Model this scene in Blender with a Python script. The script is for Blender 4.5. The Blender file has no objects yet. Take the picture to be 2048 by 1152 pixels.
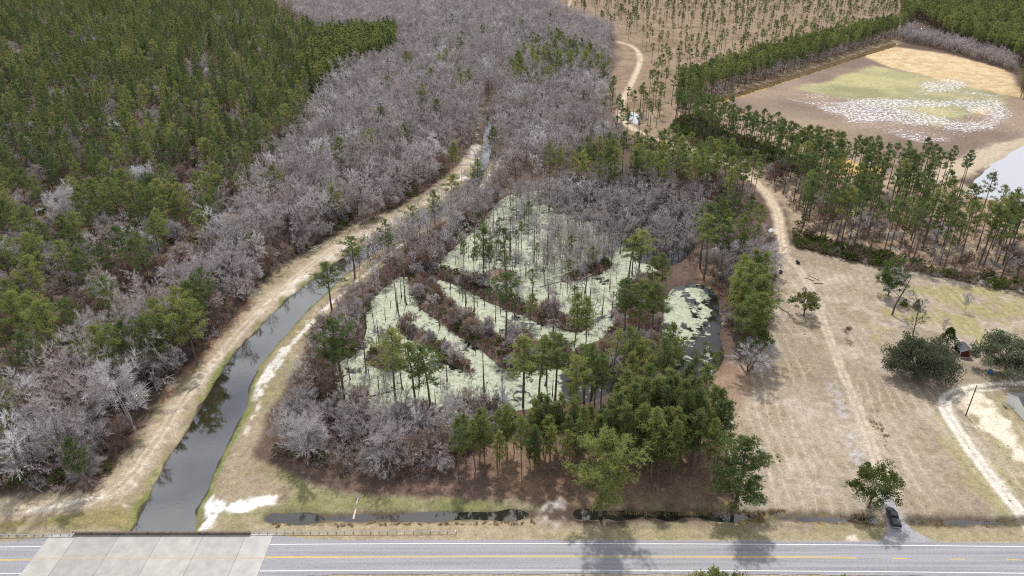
import bpy, bmesh, math, random
import numpy as np
from mathutils import Vector, Matrix

S = bpy.context.scene
C = S.collection
R = math.radians

# ------------------------------------------------------------------ camera
CAM_H, PITCH, FPX = 120.0, R(27.0), 1410.0          # drone height, look-down angle, focal length for a 2048 px wide frame
cam_data = bpy.data.cameras.new('camera')
cam = bpy.data.objects.new('camera', cam_data); C.objects.link(cam)
cam.location = (0, 0, CAM_H); cam.rotation_euler = (R(90) - PITCH, 0, 0)
cam_data.sensor_width = 36; cam_data.lens = 36 * FPX / 2048
cam_data.clip_start = 1; cam_data.clip_end = 20000
S.camera = cam

# ------------------------------------------------------------------ sky
SUN_EL, SUN_AZ = R(57), R(-2)
w = bpy.data.worlds.new('World'); S.world = w; w.use_nodes = True
nt = w.node_tree; nt.nodes.clear()
def wn(t, **k):
    n = nt.nodes.new(t)
    for a, b in k.items(): setattr(n, a, b)
    return n
sky = wn('ShaderNodeTexSky', sky_type='NISHITA', sun_disc=False, sun_elevation=SUN_EL, sun_rotation=SUN_AZ)
sky.dust_density = 2.0
tc = wn('ShaderNodeTexCoord'); mp = wn('ShaderNodeMapping'); mp.inputs['Scale'].default_value = (1.0, 1.0, 2.4); mp.inputs['Location'].default_value = (7.3, 2.2, 1.1)
cn = wn('ShaderNodeTexNoise'); cn.inputs['Scale'].default_value = 4.2; cn.inputs['Detail'].default_value = 7; cn.inputs['Roughness'].default_value = .55
cr = wn('ShaderNodeValToRGB'); cr.color_ramp.elements[0].position = .38; cr.color_ramp.elements[1].position = .60
mx = wn('ShaderNodeMix', data_type='RGBA'); mx.inputs['B'].default_value = (12.5, 12.8, 13.4, 1)
bg = wn('ShaderNodeBackground'); bg.inputs['Strength'].default_value = .11
wo = wn('ShaderNodeOutputWorld')
L = nt.links.new
L(tc.outputs['Generated'], mp.inputs['Vector']); L(mp.outputs['Vector'], cn.inputs['Vector']); L(cn.outputs['Fac'], cr.inputs['Fac'])
sx = wn('ShaderNodeSeparateXYZ'); hz = wn('ShaderNodeMapRange'); hz.inputs['From Min'].default_value = .42; hz.inputs['From Max'].default_value = .12; hz.inputs['To Max'].default_value = .9
mxm = wn('ShaderNodeMath', operation='MAXIMUM'); L(tc.outputs['Generated'], sx.inputs[0]); L(sx.outputs['Z'], hz.inputs['Value']); L(hz.outputs[0], mxm.inputs[0]); L(cr.outputs['Color'], mxm.inputs[1])
L(mxm.outputs[0], mx.inputs['Factor']); L(sky.outputs['Color'], mx.inputs['A']); L(mx.outputs['Result'], bg.inputs['Color']); L(bg.outputs['Background'], wo.inputs['Surface'])

# ------------------------------------------------------------------ sun
sl = bpy.data.lights.new('sun', 'SUN'); sl.energy = 4.0; sl.angle = R(2.2); sl.color = (1.0, .965, .92)
so = bpy.data.objects.new('sun', sl); C.objects.link(so)
so.rotation_euler = (-(R(90) - SUN_EL), 0, -SUN_AZ); so.location = (0, 200, 300)
S.view_settings.view_transform = 'Standard'; S.view_settings.look = 'None'
S.view_settings.exposure = -0.2; S.view_settings.gamma = 1.0
S.render.engine = 'CYCLES'
S.cycles.use_denoising = False; S.cycles.sample_clamp_indirect = 4.0; S.cycles.filter_width = 1.1
S.cycles.max_bounces = 6; S.cycles.diffuse_bounces = 3; S.cycles.glossy_bounces = 3; S.cycles.transmission_bounces = 3
S.cycles.transparent_max_bounces = 6; S.cycles.caustics_reflective = False; S.cycles.caustics_refractive = False

# ================================================================== helpers
CP, SP = math.cos(PITCH), math.sin(PITCH)
def G(u, v, z=0.0):
    """photograph pixel -> point on the level z"""
    a, b = (u - 1024) / FPX, -(v - 576) / FPX
    d = (a, CP + b * SP, -SP + b * CP)
    t = (z - CAM_H) / d[2]
    return (d[0] * t, d[1] * t)
def GP(pts, z=0.0): return np.array([G(u, v, z) for u, v in pts])
def height_for(Y, v):
    """height above the ground at distance Y that reaches photo row v"""
    b = -(v - 576) / FPX
    return CAM_H + Y * (-SP + b * CP) / (CP + b * SP)
def rowscale(v): return 8.93 * (v + 142) / 1204.0      # px per metre across at row v

def hsh(ix, iy, s):
    n = (ix.astype(np.int64) * 374761393 + iy.astype(np.int64) * 668265263 + s * 1274126177) & 0xffffffff
    n = ((n ^ (n >> 13)) * 1274126177) & 0xffffffff
    return ((n ^ (n >> 16)) & 0xffff) / 65535.0
def vnoise(x, y, s=0):
    ix, iy = np.floor(x), np.floor(y); fx, fy = x - ix, y - iy
    fx = fx * fx * (3 - 2 * fx); fy = fy * fy * (3 - 2 * fy)
    a, b, c, d = hsh(ix, iy, s), hsh(ix + 1, iy, s), hsh(ix, iy + 1, s), hsh(ix + 1, iy + 1, s)
    return (a * (1 - fx) + b * fx) * (1 - fy) + (c * (1 - fx) + d * fx) * fy
def fbm(x, y, size, octs=3, s=0):
    """0..1 noise, largest features of SIZE metres"""
    o, a, t, f = 0, 1.0, 0, 1.0 / size
    for k in range(octs):
        o = o + a * vnoise(x * f + 17.3 * k, y * f - 9.1 * k, s + k); t += a; a *= .5; f *= 2.1
    return o / t
def sm(e0, e1, x):
    t = np.clip((x - e0) / (e1 - e0), 0, 1); return t * t * (3 - 2 * t)
def seg_dist(X, Y, pts, closed):
    d = np.full(X.shape, 1e9); n = len(pts)
    for i in range(n if closed else n - 1):
        ax, ay = pts[i]; bx, by = pts[(i + 1) % n]
        dx, dy = bx - ax, by - ay
        t = np.clip(((X - ax) * dx + (Y - ay) * dy) / (dx * dx + dy * dy + 1e-9), 0, 1)
        d = np.minimum(d, np.hypot(X - ax - t * dx, Y - ay - t * dy))
    return d
def inside(X, Y, pts):
    r = np.zeros(X.shape, bool); n = len(pts)
    for i in range(n):
        ax, ay = pts[i]; bx, by = pts[(i + 1) % n]
        c = (ay > Y) != (by > Y)
        r ^= c & (X < (bx - ax) * (Y - ay) / ((by - ay) if by != ay else 1e-9) + ax)
    return r
def sdf(X, Y, pts):
    """signed distance to a closed outline, negative inside"""
    d = seg_dist(X, Y, pts, True); return np.where(inside(X, Y, pts), -d, d)
def smooth_line(pts, it=2):
    p = np.array(pts, float)
    for _ in range(it):
        q = np.empty((2 * len(p) - 2, 2)); q[0::2] = p[:-1] * .75 + p[1:] * .25; q[1::2] = p[:-1] * .25 + p[1:] * .75
        p = np.vstack([p[:1], q, p[-1:]])
    return p
def smooth_ring(pts, it=2):
    p = np.array(pts, float)
    for _ in range(it):
        n = np.roll(p, -1, 0); q = np.empty((2 * len(p), 2)); q[0::2] = p * .75 + n * .25; q[1::2] = p * .25 + n * .75; p = q
    return p
def GL(pts, z=0): return smooth_line(GP(pts, z))
def GR(pts, z=0): return smooth_ring(GP(pts, z))

def tag(o, label=None, cat=None, group=None, kind=None):
    for k, v in (('label', label), ('category', cat), ('group', group), ('kind', kind)):
        if v: o[k] = v
    return o
def mesh_np(name, V, F, mats=(), smooth=False, mi=None):
    """mesh from arrays; F is a list of equal-length index arrays (one array per face size)"""
    me = bpy.data.meshes.new(name)
    Fs = [np.asarray(f, np.int32) for f in (F if isinstance(F, list) else [F]) if len(f)]
    V = np.asarray(V, np.float32)
    me.vertices.add(len(V)); me.vertices.foreach_set('co', V.ravel())
    tot = np.concatenate([np.full(len(f), f.shape[1], np.int32) for f in Fs])
    me.loops.add(int(tot.sum())); me.loops.foreach_set('vertex_index', np.concatenate([f.ravel() for f in Fs]))
    me.polygons.add(len(tot)); me.polygons.foreach_set('loop_start', np.concatenate([[0], np.cumsum(tot)[:-1]]).astype(np.int32))
    if mi is not None: me.polygons.foreach_set('material_index', np.asarray(mi, np.int32))
    me.update(calc_edges=True)
    for m in mats: me.materials.append(m)
    if smooth: me.polygons.foreach_set('use_smooth', np.ones(len(tot), bool))
    return me
def link(name, me, parent=None, loc=None):
    o = bpy.data.objects.new(name, me); C.objects.link(o)
    if parent: o.parent = parent
    if loc: o.location = loc
    return o
def empty(name, loc=(0, 0, 0), rz=0):
    o = bpy.data.objects.new(name, None); C.objects.link(o); o.location = loc; o.rotation_euler = (0, 0, rz); o.empty_display_size = .5
    return o

class MB:
    """collects boxes and tubes into one mesh"""
    def __init__(s): s.v = []; s.f = []
    def box(s, c, d, rz=0, m=None):
        x, y, z = d[0] / 2, d[1] / 2, d[2] / 2; i = len(s.v); cr_, sr_ = math.cos(rz), math.sin(rz)
        for a in (-x, x):
            for b in (-y, y):
                for e in (-z, z):
                    p = (c[0] + a * cr_ - b * sr_, c[1] + a * sr_ + b * cr_, c[2] + e); s.v.append(tuple(m @ Vector(p)) if m else p)
        for q in ((0, 1, 3, 2), (4, 6, 7, 5), (0, 4, 5, 1), (2, 3, 7, 6), (0, 2, 6, 4), (1, 5, 7, 3)): s.f.append([i + k for k in q])
        return s
    def poly(s, pts, depth):
        """prism: outline pts (3D) pushed along depth"""
        i, n = len(s.v), len(pts); dv = Vector(depth)
        s.v += [tuple(p) for p in pts] + [tuple(Vector(p) + dv) for p in pts]
        s.f.append([i + k for k in range(n)][::-1]); s.f.append([i + n + k for k in range(n)])
        for k in range(n): s.f.append([i + k, i + (k + 1) % n, i + n + (k + 1) % n, i + n + k])
        return s
    def tube(s, path, rad, sides=8, cap=True):
        i0 = len(s.v); n = len(path)
        for k in range(n):
            p = Vector(path[k]); t = (Vector(path[min(k + 1, n - 1)]) - Vector(path[max(k - 1, 0)])).normalized()
            a = t.cross(Vector((0, 0, 1))); a = a.normalized() if a.length > 1e-3 else Vector((1, 0, 0)); b = t.cross(a)
            r = rad[k] if hasattr(rad, '__len__') else rad
            for j in range(sides):
                an = 2 * math.pi * j / sides; s.v.append(tuple(p + (a * math.cos(an) + b * math.sin(an)) * r))
        for k in range(n - 1):
            for j in range(sides):
                j2 = (j + 1) % sides; o = i0 + k * sides
                s.f.append([o + j, o + j2, o + sides + j2, o + sides + j])
        if cap:
            s.f.append([i0 + j for j in range(sides)][::-1]); s.f.append([i0 + (n - 1) * sides + j for j in range(sides)])
        return s
    def mesh(s, name, mat, bevel=0, smooth=False):
        me = bpy.data.meshes.new(name); me.from_pydata(s.v, [], s.f); me.validate()
        bm = bmesh.new(); bm.from_mesh(me); bmesh.ops.recalc_face_normals(bm, faces=bm.faces)
        if bevel: bmesh.ops.bevel(bm, geom=bm.edges[:], offset=bevel, segments=2, affect='EDGES', profile=.5)
        bm.to_mesh(me); bm.free(); me.materials.append(mat)
        if smooth:
            for p in me.polygons: p.use_smooth = True
        return me
    def build(s, name, mat, parent=None, bevel=0, smooth=False): return link(name, s.mesh(name, mat, bevel, smooth), parent)

# ================================================================== materials
def mat(name):
    m = bpy.data.materials.new(name); m.use_nodes = True; t = m.node_tree; t.nodes.clear()
    o = t.nodes.new('ShaderNodeOutputMaterial')
    def n(ty, **k):
        x = t.nodes.new(ty)
        for a, b in k.items():
            if a in x.inputs: x.inputs[a].default_value = b
            else: setattr(x, a, b)
        return x
    return m, n, t.links.new, o
def rgba(c): return (c[0], c[1], c[2], 1)
def simple(name, col, rough=.8, metal=0, var=.25, scale=3.0, bump=0, spec=.3):
    m, n, l, o = mat(name)
    p = n('ShaderNodeBsdfPrincipled', Roughness=rough, Metallic=metal); p.inputs['Specular IOR Level'].default_value = spec
    no = n('ShaderNodeTexNoise', Scale=scale, Detail=5.0, Roughness=.6); g = n('ShaderNodeTexCoord')
    l(g.outputs['Object'], no.inputs['Vector'])
    r = n('ShaderNodeMapRange'); r.inputs['From Min'].default_value = .3; r.inputs['From Max'].default_value = .7
    r.inputs['To Min'].default_value = 1 - var; r.inputs['To Max'].default_value = 1 + var
    l(no.outputs['Fac'], r.inputs['Value'])
    mm = n('ShaderNodeMix', data_type='RGBA', blend_type='MULTIPLY'); mm.inputs['Factor'].default_value = 1; mm.inputs['A'].default_value = rgba(col)
    l(r.outputs['Result'], mm.inputs['B']); l(mm.outputs['Result'], p.inputs['Base Color'])
    if bump:
        b = n('ShaderNodeBump', Strength=bump, Distance=.05); l(no.outputs['Fac'], b.inputs['Height']); l(b.outputs['Normal'], p.inputs['Normal'])
    l(p.outputs['BSDF'], o.inputs['Surface']); return m
def leafy(name, ramp, trans=.35, scale=.35, place=.6):
    """foliage: colour differs from plant to plant and from clump to clump; thin, so some light passes through"""
    m, n, l, o = mat(name)
    oi = n('ShaderNodeObjectInfo'); tcx = n('ShaderNodeTexCoord'); no = n('ShaderNodeTexNoise', Scale=scale, Detail=2.0)
    l(tcx.outputs['Object'], no.inputs['Vector'])
    a = n('ShaderNodeMath', operation='MULTIPLY_ADD'); l(no.outputs['Fac'], a.inputs[0]); a.inputs[1].default_value = .9
    b = n('ShaderNodeMath', operation='MULTIPLY_ADD'); l(oi.outputs['Random'], b.inputs[0]); b.inputs[1].default_value = .7; b.inputs[2].default_value = -.30
    nl_ = n('ShaderNodeTexNoise', Scale=.035, Detail=3.0); l(oi.outputs['Location'], nl_.inputs['Vector'])
    b2_ = n('ShaderNodeMath', operation='MULTIPLY_ADD'); l(nl_.outputs['Fac'], b2_.inputs[0]); b2_.inputs[1].default_value = place; l(b.outputs[0], b2_.inputs[2])
    b3_ = n('ShaderNodeMath', operation='SUBTRACT'); l(b2_.outputs[0], b3_.inputs[0]); b3_.inputs[1].default_value = place * .5; l(b3_.outputs[0], a.inputs[2])
    cr_ = n('ShaderNodeValToRGB'); e = cr_.color_ramp.elements
    e[0].color = rgba(ramp[0]); e[1].color = rgba(ramp[-1])
    for k in range(1, len(ramp) - 1): e.new(k / (len(ramp) - 1)).color = rgba(ramp[k])
    l(a.outputs[0], cr_.inputs['Fac'])
    d = n('ShaderNodeBsdfDiffuse'); t = n('ShaderNodeBsdfTranslucent'); x = n('ShaderNodeMixShader'); x.inputs[0].default_value = trans
    l(cr_.outputs['Color'], d.inputs['Color']); l(cr_.outputs['Color'], t.inputs['Color'])
    l(d.outputs[0], x.inputs[1]); l(t.outputs[0], x.inputs[2]); l(x.outputs[0], o.inputs['Surface']); return m

M = {}
M['needles'] = leafy('pine_needles', [(.112, .155, .070), (.182, .23, .089), (.285, .318, .113), (.41, .412, .147)], .47)
M['needles_dark'] = leafy('dense_pine_needles', [(.108, .152, .068), (.163, .21, .082), (.232, .275, .105)], .45)
M['oak_leaf'] = leafy('live_oak_leaves', [(.09, .11, .065), (.15, .165, .10), (.22, .23, .15)], .25, .6)
M['holly'] = leafy('evergreen_leaves', [(.085, .115, .040), (.13, .16, .05), (.19, .21, .07)], .35, .6)
M['twig_grey'] = leafy('grey_twigs', [(.235, .19, .175), (.395, .352, .342), (.53, .49, .49), (.51, .43, .39), (.62, .58, .585), (.83, .80, .81)], .15, .15, 1.2)
M['twig_brown'] = leafy('brown_twigs', [(.22, .145, .11), (.31, .215, .175), (.40, .30, .255)], .15, .3)
M['twig_white'] = leafy('bleached_twigs', [(.54, .50, .495), (.68, .645, .645)], .15, .3)
M['bark_pine'] = simple('pine_bark', (.15, .12, .10), .9, var=.4, scale=2)
M['bark_grey'] = simple('grey_bark', (.13, .105, .093), .9, var=.4, scale=2)
M['bark_pale'] = simple('pale_bark', (.42, .38, .36), .9, var=.3, scale=2)
M['bark_wet'] = simple('wet_snag_wood', (.13, .11, .10), .85, var=.4, scale=3)
M['dead_wood'] = simple('bleached_wood', (.55, .47, .38), .9, var=.35, scale=2)
M['concrete'] = simple('deck_concrete', (.50, .47, .43), .85, var=.16, scale=.35)
M['concrete_old'] = simple('weathered_barrier_concrete', (.15, .12, .10), .9, var=.4, scale=1.2)
M['steel'] = simple('galvanised_steel', (.60, .61, .63), .5, .25, var=.12, scale=2)
M['white_paint'] = simple('white_road_paint', (.78, .78, .76), .7, var=.10, scale=4)
M['yellow_paint'] = simple('yellow_road_paint', (.72, .47, .06), .7, var=.10, scale=4)
M['yellow_worn'] = simple('worn_yellow_paint', (.52, .43, .26), .8, var=.15, scale=4)
M['joint'] = simple('bridge_joint_seal', (.08, .07, .06), .9)

# ================================================================== terrain
WATER_CANAL, WATER_SWAMP, WATER_DITCH, WATER_POND = -1.35, -.45, -.62, -.8
can_l = [(267, 1058), (290, 1010), (330, 930), (372, 868), (400, 815), (440, 752), (472, 702), (505, 672), (545, 628), (585, 590), (625, 560), (665, 529), (705, 506), (745, 488), (774, 470), (806, 453), (842, 436), (887, 413), (920, 385), (943, 358), (958, 328), (966, 290), (969, 250), (975, 222)]
can_r = [(386, 1058), (390, 1020), (412, 985), (440, 922), (470, 860), (492, 815), (499, 775), (520, 728), (570, 672), (610, 625), (650, 588), (690, 549), (735, 516), (775, 490), (806, 472), (842, 453), (887, 430), (927, 402), (955, 367), (975, 332), (983, 292), (982, 250), (985, 222)]
cl, crr = GP(can_l, WATER_CANAL), GP(can_r, WATER_CANAL)
dwn = np.array([-3.0, -30.0])
CANAL = np.vstack([crr[::-1], [crr[0] + dwn * 2, cl[0] + dwn * 2], cl])
SWAMP = GR([(805, 548), (840, 562), (867, 548), (869, 533), (895, 508), (937, 470), (968, 442), (985, 415), (1010, 392), (1060, 382), (1120, 378), (1180, 372), (1220, 360), (1270, 362), (1330, 385), (1390, 410), (1400, 450), (1390, 500), (1350, 530), (1300, 545), (1265, 555), (1240, 590), (1226, 640), (1215, 672), (1170, 690), (1140, 700), (1160, 730), (1235, 740), (1240, 780), (1180, 805), (1100, 812), (1000, 822), (900, 838), (800, 835), (700, 812), (668, 780), (665, 740), (690, 715), (728, 690), (728, 650), (732, 616), (753, 585)], WATER_SWAMP)
RIDGES = [GR(p, WATER_SWAMP) for p in (
    [(808, 540), (867, 548), (878, 578), (906, 613), (944, 644), (975, 661), (1012, 679), (1062, 690), (1130, 688), (1150, 705), (1135, 735), (1072, 740), (1006, 740), (990, 727), (972, 704), (928, 680), (872, 642), (834, 614), (820, 570)],
    [(858, 540), (895, 538), (944, 558), (1000, 586), (1058, 608), (1097, 620), (1125, 630), (1165, 648), (1160, 670), (1117, 657), (1075, 644), (1040, 630), (1000, 614), (944, 587), (905, 567), (872, 556)],
    [(1120, 557), (1160, 538), (1215, 516), (1222, 532), (1188, 554), (1140, 566)],
    [(795, 642), (830, 652), (866, 678), (898, 698), (932, 718), (950, 748), (925, 746), (888, 717), (858, 697), (828, 682), (798, 670)],
    [(728, 705), (780, 688), (808, 722), (792, 750), (738, 735)],
    [(960, 545), (1000, 535), (1040, 548), (1030, 562), (985, 566)])]
BASIN = GR([(1328, 600), (1348, 572), (1400, 566), (1434, 588), (1446, 640), (1438, 680), (1452, 715), (1422, 752), (1395, 768), (1348, 738), (1320, 690), (1324, 640)], WATER_SWAMP)
DITCH_A = GL([(540, 1036), (640, 1038), (760, 1036), (900, 1033), (1062, 1030)], WATER_DITCH)
DITCH_B = GL([(1158, 1026), (1260, 1031), (1400, 1032), (1470, 1034)], WATER_DITCH)
DITCH_D = GL([(1475, 1034), (1560, 1037), (1640, 1039), (1745, 1042)], WATER_DITCH)
DITCH_C = GL([(1822, 1045), (1950, 1044), (2045, 1047), (2110, 1048)], WATER_DITCH)
DITCH_F = GL([(1590, 478), (1660, 500), (1760, 522), (1860, 540), (1960, 562), (2080, 582)], 0)      # overgrown ditch behind the clearing
POND = GR([(1928, 378), (1958, 358), (1985, 330), (2012, 308), (2060, 286), (2180, 290), (2300, 330), (2300, 430), (2100, 425), (1990, 402), (1945, 392)], WATER_POND)
TRACK_L = GL([(-40, 1024), (60, 1020), (140, 1012), (200, 1000), (258, 962), (308, 890), (358, 812), (402, 757), (455, 690), (510, 632), (560, 585), (620, 530), (690, 484), (760, 450), (812, 426), (870, 396), (915, 355), (940, 318), (952, 292)])
PATH_R = GL([(505, 790), (540, 735), (590, 682), (640, 628), (690, 583), (730, 552), (772, 512), (830, 472), (900, 432), (935, 408), (972, 360), (1000, 320)])
TRACK_F = GL([(1150, -25), (1138, 10), (1132, 28)])
TRACK_U = GL([(1236, 84), (1268, 93), (1282, 112), (1278, 135), (1262, 168), (1244, 205), (1238, 235), (1262, 258), (1300, 272), (1345, 288), (1420, 312), (1500, 352), (1540, 395), (1558, 430), (1560, 470), (1566, 505)])
TRACK_D = GL([(1566, 505), (1592, 530), (1620, 575), (1642, 630), (1660, 680), (1682, 740), (1708, 800), (1732, 860), (1748, 905), (1768, 970), (1778, 1010)])
LANE = GL([(2150, 775), (2040, 770), (1980, 774), (1920, 780), (1892, 796), (1888, 816), (1902, 840), (1930, 885), (1970, 940), (2010, 990), (2046, 1032), (2075, 1080)])
FIELD = GP([(1432, 222), (1480, 196), (1600, 155), (1720, 115), (1790, 92), (1900, 108), (2000, 135), (2030, 150), (2048, 200), (2200, 230), (2200, 300), (2048, 288), (1990, 312), (1920, 348), (1850, 362), (1720, 350), (1600, 318), (1500, 280), (1436, 246)])
CLEAR = GP([(1540, 500), (1570, 488), (1640, 505), (1760, 530), (1860, 548), (1960, 568), (2200, 610), (2200, 1060), (1440, 1050), (1440, 985), (1455, 900), (1430, 830), (1410, 770), (1470, 730), (1530, 690), (1540, 600), (1528, 540)])
YC = G(1024, 1113)[1]                                            # road centre line
def road_y(x): return YC - 0.000075 * (np.asarray(x) - 3) ** 2    # a very slight bend
HALF_ROAD = 4.55
BX0, BX1 = G(40, 1152)[0] - .2, G(515, 1152)[0]                   # bridge deck ends

def ground_z(X, Y):
    X = np.asarray(X, float); Y = np.asarray(Y, float)
    h = (fbm(X, Y, 22, 3, 5) - .5) * .5 + (fbm(X, Y, 3.2, 2, 9) - .5) * .14
    h = np.where(Y < 500, h, h * 1.4)
    dr = np.abs(Y - road_y(X)); h = h * sm(5, 14, dr) - .06 * (1 - sm(4.2, 6, dr))
    h = h + .12
    h = h - .12 * (1 - sm(5, 14, dr))
    def bowl(h, d, level, slope_in, slope_out, deep):
        w_ = np.where(d < 0, np.maximum(level + d * slope_in, level - deep), level + d * slope_out)
        return np.minimum(h, w_)
    near = lambda pts, m: (X > pts[:, 0].min() - m) & (X < pts[:, 0].max() + m) & (Y > pts[:, 1].min() - m) & (Y < pts[:, 1].max() + m)
    def sub(pts, m, fn):
        nonlocal h
        k = near(pts, m)
        if k.any(): h[k] = fn(h[k], X[k], Y[k])
    wob = lambda x, y, s, a: (fbm(x, y, s, 2, 31) - .5) * a
    sub(CANAL, 12, lambda h_, x, y: bowl(h_, sdf(x, y, CANAL) + wob(x, y, 6, 1.3), WATER_CANAL, .5, .42, 1.2))
    sub(SWAMP, 8, lambda h_, x, y: bowl(h_, sdf(x, y, SWAMP) + wob(x, y, 7, 2.2), WATER_SWAMP, .4, .3, .6))
    for rg in RIDGES:
        sub(rg, 6, lambda h_, x, y: np.maximum(h_, np.clip(WATER_SWAMP - (sdf(x, y, rg) + wob(x, y, 5, 2.0)) * .38, -9, .35 + wob(x, y, 3, .3))))
    sub(BASIN, 8, lambda h_, x, y: bowl(h_, sdf(x, y, BASIN) + wob(x, y, 7, 2.0), WATER_SWAMP, .4, .4, .7))
    for dt, wd in ((DITCH_A, 1.0), (DITCH_B, .9), (DITCH_C, .3), (DITCH_D, .25)):
        sub(dt, 5, lambda h_, x, y: bowl(h_, seg_dist(x, y, dt, False) - wd + wob(x, y, 6, 3.2), WATER_DITCH, .5, .33, .4))
    sub(DITCH_F, 6, lambda h_, x, y: bowl(h_, seg_dist(x, y, DITCH_F, False) - 1.2, -1.0, .4, .4, .3))
    sub(POND, 14, lambda h_, x, y: bowl(h_, sdf(x, y, POND) + wob(x, y, 14, 4), WATER_POND, .3, .25, 1))
    for pd in PUDDLES:
        sub(pd, 5, lambda h_, x, y: bowl(h_, sdf(x, y, pd) + wob(x, y, 5, 2.5), -.42, .3, .3, .5))
    return h
PUDDLES = [GR(p, -.4) for p in (
    [(1185, 250), (1200, 238), (1222, 245), (1218, 262), (1200, 276), (1188, 268)],
    [(1252, 228), (1262, 222), (1285, 232), (1276, 252), (1262, 246)],
    [(1128, 222), (1160, 214), (1182, 224), (1165, 238), (1135, 236)],
    [(1206, 108), (1216, 100), (1224, 112), (1214, 120)],
    [(1532, 455), (1550, 456), (1552, 464), (1536, 466)])]

FLECK = None
def ground_colour(X, Y):
    global FLECK
    FLECK = np.zeros(X.size); N = X.size; col = np.empty((N, 3))
    n1, n2, n3 = fbm(X, Y, 30, 4, 1), fbm(X, Y, 6, 3, 2), fbm(X, Y, 1.3, 2, 3)
    base = np.array([.115, .082, .063]); col[:] = base
    col *= (.7 + .6 * n2)[:, None]
    def put(c, m, c2=None, nz=None):
        cc = np.asarray(c, float)[None, :]
        if c2 is not None: cc = cc + (np.asarray(c2, float) - np.asarray(c, float))[None, :] * (np.clip((nz - .5) * 2.6 + .5, 0, 1))[:, None]
        col[:] = col + (cc - col) * np.clip(m, 0, 1)[:, None]
    def msk(kind, pts, wd=0, soft=1.0, amp=2.0, nsize=5, s=40, pad=20):
        out = np.zeros(N); k = (X > pts[:, 0].min() - pad) & (X < pts[:, 0].max() + pad) & (Y > pts[:, 1].min() - pad) & (Y < pts[:, 1].max() + pad)
        if k.any():
            x, y = X[k], Y[k]
            d = sdf(x, y, pts) if kind == 'area' else seg_dist(x, y, pts, False) - wd
            d = d + (fbm(x, y, nsize, 3, s) - .5) * 2 * amp
            out[k] = sm(soft, -soft, d)
        return out
    A = lambda px, **k: msk('area', GP(px), **k)
    Ln = lambda pts, wd, **k: msk('line', pts, wd, **k)
    # far open pine ground (right of the wet woods): brown grass
    put((.215, .155, .108), A([(1085, -40), (1075, 0), (1150, 45), (1235, 80), (1215, 180), (1230, 270), (1330, 310), (1400, 250), (1440, 215), (1800, 92), (1810, -40)], soft=8, amp=12, nsize=40, pad=60), (.29, .215, .148), n2)
    put((.17, .12, .075), A([(1085, -40), (1075, 0), (1235, 80), (1230, 270), (1330, 310), (1440, 215), (1800, 92), (1810, -40)], pad=60) * sm(.56, .7, n1) * .7)
    # ground under the pines between lane and pond
    put((.25, .175, .12), A([(1330, 300), (1440, 250), (1600, 325), (1740, 355), (1900, 360), (2200, 440), (2200, 600), (1960, 560), (1760, 522), (1590, 482), (1570, 420), (1480, 345)], soft=3, amp=6, pad=30), (.36, .28, .20), n2)
    # plantation floor on the other bank
    put((.15, .11, .088), A([(-900, 1000), (60, 840), (330, 620), (480, 430), (620, 260), (540, -40), (-1500, -40)], soft=6, amp=10, pad=50) * .8, (.14, .105, .07), n2)
    # clearing: mown dry grass
    cl_m = msk('area', CLEAR, soft=1.2, amp=1.6)
    put((.282, .232, .170), cl_m, (.355, .295, .225), n1)
    put((.255, .20, .135), cl_m * sm(.50, .72, n2) * .6)
    put((.47, .40, .33), cl_m * sm(.60, .70, fbm(X, Y, 9, 3, 77)) * .5)
    put((.30, .275, .115), A([(1790, 570), (1900, 560), (2060, 590), (2060, 650), (1980, 700), (1900, 660), (1800, 640), (1740, 700), (1755, 620)], soft=3, amp=5) * sm(.38, .62, n2) * .8)
    put((.30, .275, .12), A([(1850, 820), (1895, 830), (2048, 1030), (2048, 1090), (1960, 1000), (1900, 920)], soft=2, amp=4) * .6)
    put((.30, .27, .14), A([(1940, 800), (2000, 790), (2100, 830), (2100, 1060), (2050, 1010), (1930, 830)], soft=2, amp=2.5) * .7)
    put((.40, .37, .39), A([(1655, 760), (1680, 770), (1700, 830), (1680, 838), (1660, 800)], soft=1.5, amp=2) * sm(.40, .6, n3) * .7)
    put((.42, .39, .40), A([(1690, 870), (1715, 870), (1735, 920), (1715, 935), (1692, 915)], soft=1.5, amp=2) * sm(.40, .6, n3) * .7)
    put((.16, .125, .075), A([(1725, 815), (1752, 822), (1775, 870), (1768, 905), (1752, 880), (1735, 850)], soft=1, amp=2.2, nsize=3) * sm(.35, .6, n2) * .8)
    # mown rows
    rows = np.sin((X * .93 - Y * .10 + (n1 - .5) * 6) * 2 * math.pi / 2.7); put((.50, .42, .33), cl_m * sm(.72, 1, rows) * sm(.35, .6, fbm(X, Y, 12, 2, 91)) * .55)
    put((.26, .19, .135), cl_m * sm(.6, 1, -rows) * .25)
    # pale sand by the house
    put((.66, .58, .46), A([(1912, 800), (1950, 785), (1990, 810), (2010, 845), (2040, 900), (2060, 930), (2030, 915), (1985, 870), (1940, 850), (1935, 825)], soft=1, amp=2.5, nsize=4) * sm(.30, .5, n2))
    # cropped field
    f_m = msk('area', FIELD, soft=2, amp=2)
    put((.19, .14, .11), f_m, (.30, .225, .165), fbm(X, Y, 60, 4, 15))
    put((.255, .245, .13), A([(1600, 178), (1745, 130), (1900, 165), (2015, 195), (2010, 215), (1930, 232), (1870, 250), (1760, 215)], soft=5, amp=8, nsize=25), (.40, .36, .19), fbm(X, Y, 35, 3, 18))
    put((.46, .33, .17), A([(1725, 112), (1790, 94), (1900, 110), (2005, 138), (2028, 155), (2040, 195), (1960, 180), (1880, 160), (1780, 135)], soft=3, amp=4, nsize=20), (.58, .46, .29), n2)
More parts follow.
